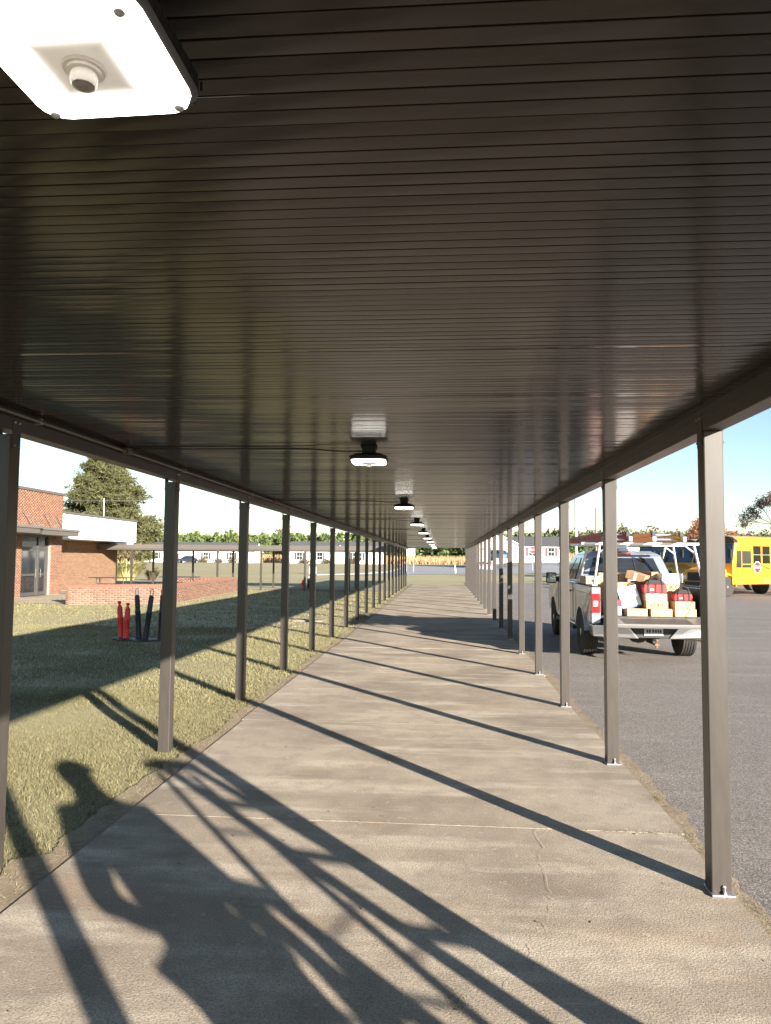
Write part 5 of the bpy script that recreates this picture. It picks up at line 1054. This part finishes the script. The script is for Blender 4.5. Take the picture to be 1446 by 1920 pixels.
# ================================================================== VEGETATION
def grass():
    parts = []
    def scatter(n, x0, x1, y0, y1, hm, wm, dens=None):
        x = rng.uniform(x0, x1, n); y = rng.uniform(y0, y1, n)
        e = -2.13-0.05*np.abs(np.sin(y*0.8+0.5))-0.20*rng.random(n)**2-np.where((y > 2.2) & (y < 4.2), 0.15, 0)
        pat = np.sin(x*1.9+np.sin(y*1.3)*2)*np.sin(y*1.6+x)+0.4*rng.normal(size=n)
        k = (x < e) & (pat > -1.0) & ~((x < -10.0) & (x > -13.7) & (y > 25.5) & (y < 38.6)); x, y = x[k], y[k]
        z = -0.032 + 0.012*np.sin(x*1.7+np.cos(y*0.9)*2)*np.cos(y*1.1)*((x > -30) & (x < -2.7))
        P = np.stack([x, y, z], 1); h = hm*rng.uniform(0.5, 1.25, len(x)); return blades(P, h, wm*rng.uniform(0.6, 1.4, len(x)), 0.55)
    parts.append(scatter(300000, -7.0, -2.15, 2.0, 9.5, 0.030, 0.0040))
    parts.append(scatter(120000, -10.5, -2.15, 8.5, 18, 0.04, 0.0085))
    parts.append(scatter(70000, -16, -2.15, 17, 40, 0.045, 0.018))
    V, F = cat_mesh(parts); tag(link('lawn_grass', np_mesh('lawn_grass', V, F, M_BLADE)), 'short dry grass blades covering the lawn', 'grass', kind='stuff')
    # straw and runners along the slab edges, tufts in the joints
    n = 6000; y = rng.uniform(1.5, 34, n); x = WL-0.02-np.abs(rng.normal(size=n))*0.16; P = np.stack([x, y, np.full(n, -0.015)], 1); A = blades(P, 0.022*rng.uniform(0.4, 1.3, n), 0.004, 1.3)
    n = 3200; y = rng.uniform(1.5, 30, n); x = WR+0.05+rng.normal(size=n)*0.035; P = np.stack([x, y, np.full(n, -0.01)], 1); B = blades(P, 0.016*rng.uniform(0.4, 1.4, n), 0.0035, 1.4)
    n = 16000; y = rng.uniform(1.5, 30, n); x = -2.14-0.34*rng.random(n)**0.8; k = np.sin(y*3.1+x*7)+np.sin(y*7.7)*0.6+rng.normal(size=n)*0.6 > 0.15; P = np.stack([x, y, np.full(n, -0.018)], 1)[k]
    E_ = blades(P, 0.026*rng.uniform(0.4, 1.3, len(P)), 0.004, 0.9)
    tag(link('edge_grass', np_mesh('edge_grass', *E_, M_BLADE)), 'ragged grass creeping over the soil beside the walk', 'grass', kind='stuff')
    V, F = cat_mesh([A, B]); tag(link('edge_straw', np_mesh('edge_straw', V, F, M_STRAW)), 'dry straw and runners along the slab edges', 'straw', kind='stuff')
    Ps = []
    for j in joints[4:9]:
        n = 90 if j < 5 else 30; x = rng.uniform(WL, WR, n); 
        if j < 5: x = np.concatenate([x, rng.uniform(1.0, 1.5, 110)])
        Ps.append(np.stack([x, j+rng.normal(size=len(x))*0.008, np.full(len(x), -0.004)], 1))
    for cx, cy in ((1.5, 4.85), (0.05, 3.0), (1.53, 6.9), (1.54, 5.6)): Ps.append(np.stack([cx+rng.normal(size=70)*0.03, cy+rng.normal(size=70)*0.05, np.full(70, -0.004)], 1))
    P = np.concatenate(Ps); V, F = blades(P, 0.014*rng.uniform(0.4, 1.6, len(P)), 0.004, 1.0)
    tag(link('joint_weed', np_mesh('joint_weed', V, F, M_WEED)), 'tiny weeds growing in the slab joints', 'weeds', kind='stuff')
    # fallen leaf crumbs on walk and lot
    n = 420; x = rng.uniform(-2.1, 4.0, n); y = 1.8+rng.gamma(2.0, 5.0, n); P = np.stack([x, y, np.where(x < WR, 0.004, -0.011)], 1)
    s = rng.uniform(0.006, 0.02, n); t = rng.uniform(0, 6.28, n); d = np.stack([np.cos(t), np.sin(t), 0*t], 1)*s[:, None]; e = np.stack([-np.sin(t), np.cos(t), 0.4+0*t], 1)*s[:, None]*0.5
    V = np.stack([P-d, P+e, P+d], 1).reshape(-1, 3); tag(link('leaf_litter', np_mesh('leaf_litter', V, np.arange(3*n).reshape(-1, 3), M_STRAW)), 'scattered dry leaf crumbs on the paving', 'leaves', kind='stuff')
grass()
def rot_to(d):
    return Vector((0, 0, 1)).rotation_difference(Vector(d)).to_matrix()
def big_pine(x, y, H, label):
    t = thing('pine_tree', label, 'tree', (x, y, -0.05))
    tr = MB(); tr.tube([(0, 0, 0), (0.1, 0, H*0.3), (0.0, 0.1, H*0.6), (0.05, 0, H*0.97)], [0.38, 0.32, 0.2, 0.03], 12); trunk = tr.build('trunk', M_BARK, t, smooth=True)
    lb = MB(); P = []; S = []
    for k in range(150):
        f = 0.10+0.88*(k/150)**0.9; z = H*f; prof = min(1, (1-f)*1.35)**0.72; R_ = 6.1*prof*(0.62+0.5*random.random())*(1.0 if f > 0.25 else 0.85); a = k*2.4+random.random()
        tip = Vector((math.cos(a)*R_, math.sin(a)*R_, z+R_*0.10*(1 if f > 0.5 else -0.25)+random.uniform(-.3, .3)))
        base = Vector((0, 0, z-0.25*R_*0.5)); mid = base.lerp(tip, 0.5)+Vector((0, 0, -0.08*R_))
        if k % 2 == 0: lb.tube([base, mid, tip], [0.07*(1.2-f), 0.04*(1.2-f)+.01, 0.012], 5, caps=False)
        n = int(14+R_*9)
        for j in range(n):
            u = 0.30+0.70*math.sqrt(random.random()); c = (base.lerp(mid, u*2) if u < .5 else mid.lerp(tip, u*2-1)); w_ = 0.18+0.55*u*prof+0.12
            P.append((c.x+random.gauss(0, w_), c.y+random.gauss(0, w_), c.z+random.gauss(0, 0.20)+0.12)); S.append(random.uniform(0.30, 0.52))
    lb.build('limb', M_BARK, trunk)
    P = np.array(P); S = np.array(S); V, F = cards(P, S, 16, elong=1.35, up=0.3, wide=0.28); link('crown', np_mesh('crown', V, F, M_NEEDLE), t)
big_pine(-40.2, 85, 14.6, 'tall dense pine tree rising behind the school roof')
def leafy(name, label, x, y, H, Rr, m, n, leaf, twig=M_TWIG, bare=0.5):
    t = thing(name, label, 'tree', (x, y, gzf(x, y)-0.05)); tr = MB(); P = []
    def grow(p, d, L_, r, lev):
        q = p+d*L_; mid = p.lerp(q, .5)+Vector((random.gauss(0, .05), random.gauss(0, .05), 0))*L_; tr.tube([p, mid, q], [r, r*.85, r*.7], 6 if lev < 2 else 4, caps=False)
        if lev >= 5: 
            for _ in range(n): P.append(tuple(p.lerp(q, random.random())+Vector((random.gauss(0, .22), random.gauss(0, .22), random.gauss(0, .2)))))
            return
        for k in range(3 if lev < 4 else 2):
            a = random.uniform(0, 2*PI); e = random.uniform(.35, .75); ax = d.orthogonal().normalized(); ax.rotate(Matrix.Rotation(a, 3, d)); nd = d.copy(); nd.rotate(Matrix.Rotation(e, 3, ax)); nd.z += 0.10; nd.normalize()
            grow(q, nd, L_*random.uniform(.68, .82), r*.62, lev+1)
    grow(Vector((0, 0, 0)), Vector((0, 0, 1)), H*0.26, 0.016*H, 0)
    tr.build('trunk', twig, t); P = np.array(P); V, F = cards(P, leaf, 2, elong=.9); link('crown', np_mesh('crown', V, F, m), t)
leafy('maple_tree', 'bare branched tree with sparse grey rust leaves beyond the bus roof', 28.6, 62, 9.4, 4, M_GREYLEAF, 48, 0.115)
leafy('maple_tree', 'smaller tree with thin rusty red leaves behind the nearest bus', 26.3, 76, 6.9, 3, M_REDLEAF, 30, 0.11)
def bush_row():
    for x, y, w_, h, lab in ((-35.5, 76, 2.8, 2.6, 'dark brown green bush under the big pine, nearer the cross canopy'), (-40.5, 77, 3.2, 3.0, 'dark brown green bush directly under the big pine')):
        P = rng.normal(size=(1500, 3))*np.array([w_/2, 1.0, h/3.2])+np.array([0, 0, h*.5]); P = P[P[:, 2] > 0.05]; V, F = cards(P, .35, 3); t = thing('bush', lab, 'bush', (x, y, 0)); link('foliage', np_mesh('foliage', V, F, M_BUSH), t)
bush_row()
def forest():
    parts = []
    for k in range(1000):
        x = -190+k*(430/1000)+rng.normal()*2.0; y = 205+rng.random()*55
        H = 6.9+(y-205)*0.028+0.55*rng.normal()
        n = 120; f = rng.random(n)**0.8; r = (1-f**1.4)*2.0*(0.5+0.6*rng.random(n))+0.12; a = rng.uniform(0, 2*PI, n)
        P = np.stack([x+r*np.cos(a), y+r*np.sin(a), 0.65+gz(np.array(x), np.array(130.0))*0.6+0.15+f*H], 1)
        parts.append(cards(P, 0.7, 2, elong=1.1, up=0.45))
    V, F = cat_mesh(parts); tag(link('pine_wood', np_mesh('pine_wood', V, F, M_FARPINE)), 'young green pine plantation far beyond the houses', 'woods', kind='stuff')
    parts = []
    for k in range(230):
        x = -170+k*(430/230)+rng.normal()*3; y = 275+rng.random()*40
        big = (x > 28) or (-70 < x < -62) or (-28 < x < -8); H = (13.2 if x > 28 else 12.0 if big else 9.0)+1.0*rng.normal(); n = 300
        c = rng.normal(size=(n, 3)); c /= np.linalg.norm(c, axis=1)[:, None]; c *= (rng.random(n)**0.4)[:, None]
        lob = 1+0.25*np.sin(3*np.arctan2(c[:, 1], c[:, 0])+k); P = np.stack([x+c[:, 0]*3.4*lob, y+c[:, 1]*3.0, H*0.62+c[:, 2]*H*0.36*lob], 1)
        parts.append(cards(P, 1.0, 2, elong=.9))
    V, F = cat_mesh(parts); tag(link('mixed_wood', np_mesh('mixed_wood', V, F, M_FARHARD)), 'taller mixed autumn woods behind the pine plantation', 'woods', kind='stuff')
    n = 30000; x = rng.uniform(-80, 90, n); y = rng.uniform(176, 200, n); P = np.stack([x, y, np.full(n, 0.55)+0.9*sst(5, 12, x)], 1); V, F = blades(P, 2.1*rng.uniform(.5, 1.15, n), 0.16, .22)
    tag(link('tall_grass', np_mesh('tall_grass', V, F, M_SEDGE)), 'tall tan sedge grass along the edge of the pines', 'grass', kind='stuff')
forest()
# ================================================================== PEOPLE AND LADDERS WHOSE SHADOWS FALL IN VIEW
def skin_mesh(name, pts, edges, radii, m, parent, sub=2):
    me = bpy.data.meshes.new(name); me.from_pydata(pts, edges, []); me.materials.append(m)
    o = bpy.data.objects.new(name, me); COL.objects.link(o); o.parent = parent
    md = o.modifiers.new('skin', 'SKIN'); md.use_smooth_shade = True
    sv = me.skin_vertices[0].data
    for i, r in enumerate(radii): sv[i].radius = (r, r) if not isinstance(r, tuple) else r
    sv[0].use_root = True
    s = o.modifiers.new('sub', 'SUBSURF'); s.levels = sub; s.render_levels = sub
    return o
def person():
    t = thing('person', 'person in cap and work clothes standing hands on hips beside the stepladder', 'person', (1.27, 0.43, 0), 0.12); t.scale = (1.14, 1.14, 1.0)
    # facing +y, pelvis first
    pts = [(0, 0, 0.95), (0, 0.0, 1.12), (0, 0.0, 1.32), (0, 0, 1.46), (0, 0.02, 1.52), (0, 0.03, 1.61), (0, 0.03, 1.70),
           (0.18, 0, 1.42), (0.29, -0.05, 1.08), (0.21, 0.08, 0.95), (-0.18, 0, 1.42), (-0.29, -0.05, 1.08), (-0.21, 0.08, 0.95),
           (0.10, 0, 0.86), (0.13, 0.02, 0.48), (0.14, -0.02, 0.08), (0.15, 0.13, 0.04), (-0.10, 0, 0.86), (-0.13, 0.02, 0.48), (-0.14, -0.02, 0.08), (-0.15, 0.13, 0.04)]
    ed = [(0, 1), (1, 2), (2, 3), (3, 4), (4, 5), (5, 6), (3, 7), (7, 8), (8, 9), (3, 10), (10, 11), (11, 12), (0, 13), (13, 14), (14, 15), (15, 16), (0, 17), (17, 18), (18, 19), (19, 20)]
    rd = [(0.155, 0.12), (0.14, 0.11), (0.165, 0.12), (0.12, 0.10), 0.085, (0.095, 0.105), (0.088, 0.10), 0.075, 0.052, 0.038, 0.075, 0.052, 0.038, 0.10, 0.072, 0.05, 0.045, 0.10, 0.072, 0.05, 0.045]
    body = skin_mesh('body', pts, ed, rd, M_SKIN, t)
    for s in (-1, 1):
        for k in range(5):
            a = k*0.018
            if k < 4: p = [(s*(0.21-0.005), 0.08+a*0.5, 0.95-a*0.3), (s*(0.175-0.004*k), 0.115+a*0.6, 0.915-a), (s*(0.15), 0.145+a*0.5, 0.885-a*1.1)]
            else: p = [(s*0.215, 0.065, 0.945), (s*0.195, 0.035, 0.91), (s*0.175, 0.02, 0.885)]
            skin_mesh('finger', p, [(0, 1), (1, 2)], [0.010, 0.009, 0.007], M_SKIN, body, 1)
    sp = [pts[0]]+[pts[1], pts[2], (0, 0, 1.44), pts[7], pts[8], (0.255, 0.0, 1.02), pts[10], pts[11], (-0.255, 0.0, 1.02)]
    skin_mesh('shirt', sp, [(0, 1), (1, 2), (2, 3), (3, 4), (4, 5), (5, 6), (3, 7), (7, 8), (8, 9)], [(0.195, 0.145), (0.185, 0.14), (0.20, 0.145), (0.12, 0.11), 0.10, 0.070, 0.056, 0.10, 0.070, 0.056], M_SHIRT, t)
    tp = [(0, 0, 0.93), (0.10, 0, 0.84), (0.13, 0.02, 0.48), (0.14, -0.02, 0.09), (-0.10, 0, 0.84), (-0.13, 0.02, 0.48), (-0.14, -0.02, 0.09)]
    skin_mesh('trousers', tp, [(0, 1), (1, 2), (2, 3), (0, 4), (4, 5), (5, 6)], [(0.165, 0.13), 0.112, 0.086, 0.075, 0.112, 0.086, 0.075], M_DENIM, t)
    for s in (-1, 1):
        q = MB(); q.prism([(-0.06, 0), (0.20, 0), (0.21, 0.04), (0.10, 0.09), (0.02, 0.12), (-0.07, 0.10)], 'x', s*0.145-0.05, s*0.145+0.05); q.build('boot', mat('boot_leather', (0.12, 0.07, 0.04), 0.7), t, bevel=0.02)
        q = MB(); q.lathe([(0.004, -0.012), (0.012, -0.008), (0.014, 0), (0.012, 0.008), (0.004, 0.012)], 10, axis='y', m=Matrix.Translation((s*0.034, 0.122, 1.645))); q.build('eye', M_WHITEBOX, body, smooth=True)
        q = MB(); q.lathe([(0.006, -0.02), (0.026, -0.006), (0.028, 0.006), (0.006, 0.02)], 10, axis='x', m=Matrix.Translation((s*0.088, 0.02, 1.64))); q.build('ear', M_SKIN, body, smooth=True)
    q = MB(); q.hexa([(-0.017, 0.115, 1.60), (0.017, 0.115, 1.60), (0.015, 0.15, 1.605), (-0.015, 0.15, 1.605)], [(-0.009, 0.115, 1.655), (0.009, 0.115, 1.655), (0.006, 0.125, 1.655), (-0.006, 0.125, 1.655)]); q.build('nose', M_SKIN, body, bevel=0.006)
    q = MB(); q.box(-0.026, 0.026, 0.118, 0.128, 1.566, 1.578); q.build('mouth', mat('lip', (0.36, 0.14, 0.11), 0.5), body, bevel=0.004)
    q = MB(); q.lathe([(0.105, 1.685), (0.108, 1.72), (0.095, 1.77), (0.05, 1.805), (0.01, 1.81)], 20, m=Matrix.Translation((0, 0.03, 0))); q.prism([(-0.085, 0.10), (0.085, 0.10), (0.07, 0.20), (0, 0.225), (-0.07, 0.20)], 'z', 1.685, 1.697)
    q.build('cap', mat('cap_navy', (0.03, 0.04, 0.07), 0.8), t, smooth=True)
person()
def stepladder(label, x, y, H, ang, spread, wt, wb, steps, m):
    t = thing('stepladder', label, 'stepladder', (x, y, -0.014), ang)   # local x across, local y from front (0) to rear (-spread)
    for s in (-1, 1):
        r = MB(); r.hexa([(s*wb/2-0.022, spread*0.45-0.035, 0), (s*wb/2+0.022, spread*0.45-0.035, 0), (s*wb/2+0.022, spread*0.45+0.035, 0), (s*wb/2-0.022, spread*0.45+0.035, 0)], [(s*wt/2-0.022, -0.035+0.04, H), (s*wt/2+0.022, -0.035+0.04, H), (s*wt/2+0.022, 0.035+0.04, H), (s*wt/2-0.022, 0.035+0.04, H)]); r.build('front_rail', m, t)
        r = MB(); wr = wb*0.92; r.hexa([(s*wr/2-0.016, -spread*0.55-0.022, 0), (s*wr/2+0.016, -spread*0.55-0.022, 0), (s*wr/2+0.016, -spread*0.55+0.022, 0), (s*wr/2-0.016, -spread*0.55+0.022, 0)], [(s*wt/2-0.016, -0.08, H-0.03), (s*wt/2+0.016, -0.08, H-0.03), (s*wt/2+0.016, -0.04, H-0.03), (s*wt/2-0.016, -0.04, H-0.03)]); r.build('rear_rail', m, t)
        f = 0.55; q = MB(); q.tube([(s*(wb*(1-f)+wt*f)/2, spread*.45*(1-f), H*f), (s*(wr*(1-f)+wt*f)/2, -spread*.55*(1-f)-0.06*f, H*f)], 0.008, 6); q.build('spreader', M_GALV, t)
    for k in range(1, steps+1):
        z = H*k/(steps+1); f = z/H; w_ = wb*(1-f)+wt*f; yc = spread*.45*(1-f)+0.04*f; q = MB(); q.box(-w_/2+0.02, w_/2-0.02, yc-0.045, yc+0.045, z-0.022, z); q.build('step', M_ALU, t)
    for f in (0.22, 0.5, 0.78):
        w_ = wb*.92*(1-f)+wt*f; q = MB(); q.tube([(-w_/2, -spread*.55*(1-f)-0.06*f, H*f), (w_/2, -spread*.55*(1-f)-0.06*f, H*f)], 0.011, 6); q.build('rear_brace', M_ALU, t)
    q = MB(); q.box(-wt/2-0.03, wt/2+0.03, -0.10, 0.09, H, H+0.05); q.build('top_cap', M_BLACKPL, t, bevel=0.01)
stepladder('six foot orange stepladder standing open at the edge of the asphalt', 2.04, 0.62, 1.74, math.radians(-12.8), 0.95, 0.30, 0.55, 5, M_LORANGE)
stepladder('short yellow stepladder standing open beside the person in a cap', 1.72, 0.35, 1.10, math.radians(-20), 0.6, 0.22, 0.38, 3, M_LYELLOW)

def odds():
    q = MB(); P = [(0.07*math.cos(a)*(0.7+0.5*random.random()), 0.06*math.sin(a)*(0.7+0.5*random.random())) for a in np.linspace(0, 5.6, 7)]
    n = len(P); q.add([(x, y, random.uniform(0, 0.02)) for x, y in P]+[(x*0.6, y*0.6, random.uniform(0.03, 0.06)) for x, y in P], [tuple(range(n)), tuple(range(n, 2*n))]+[(i, (i+1) % n, n+(i+1) % n, n+i) for i in range(n)])
    tag(q.build('paper_scrap', M_WHITEBOX, loc=(-2.27, 22.4, -0.012)), 'crumpled white paper scrap at the lawn edge of the walk', 'litter')
    t = thing('utility_cover', 'flat grey concrete utility cover set in the lawn', 'utility cover', (-3.75, 20.6, -0.03))
    q = MB(); q.box(-0.42, 0.42, -0.28, 0.28, -0.02, 0.03); q.build('frame', M_ASPH, t, bevel=0.01)
    q = MB(); q.box(-0.35, 0.35, -0.21, 0.21, 0.0305, 0.038); q.build('lid', M_ASPH, t, bevel=0.004)
odds()
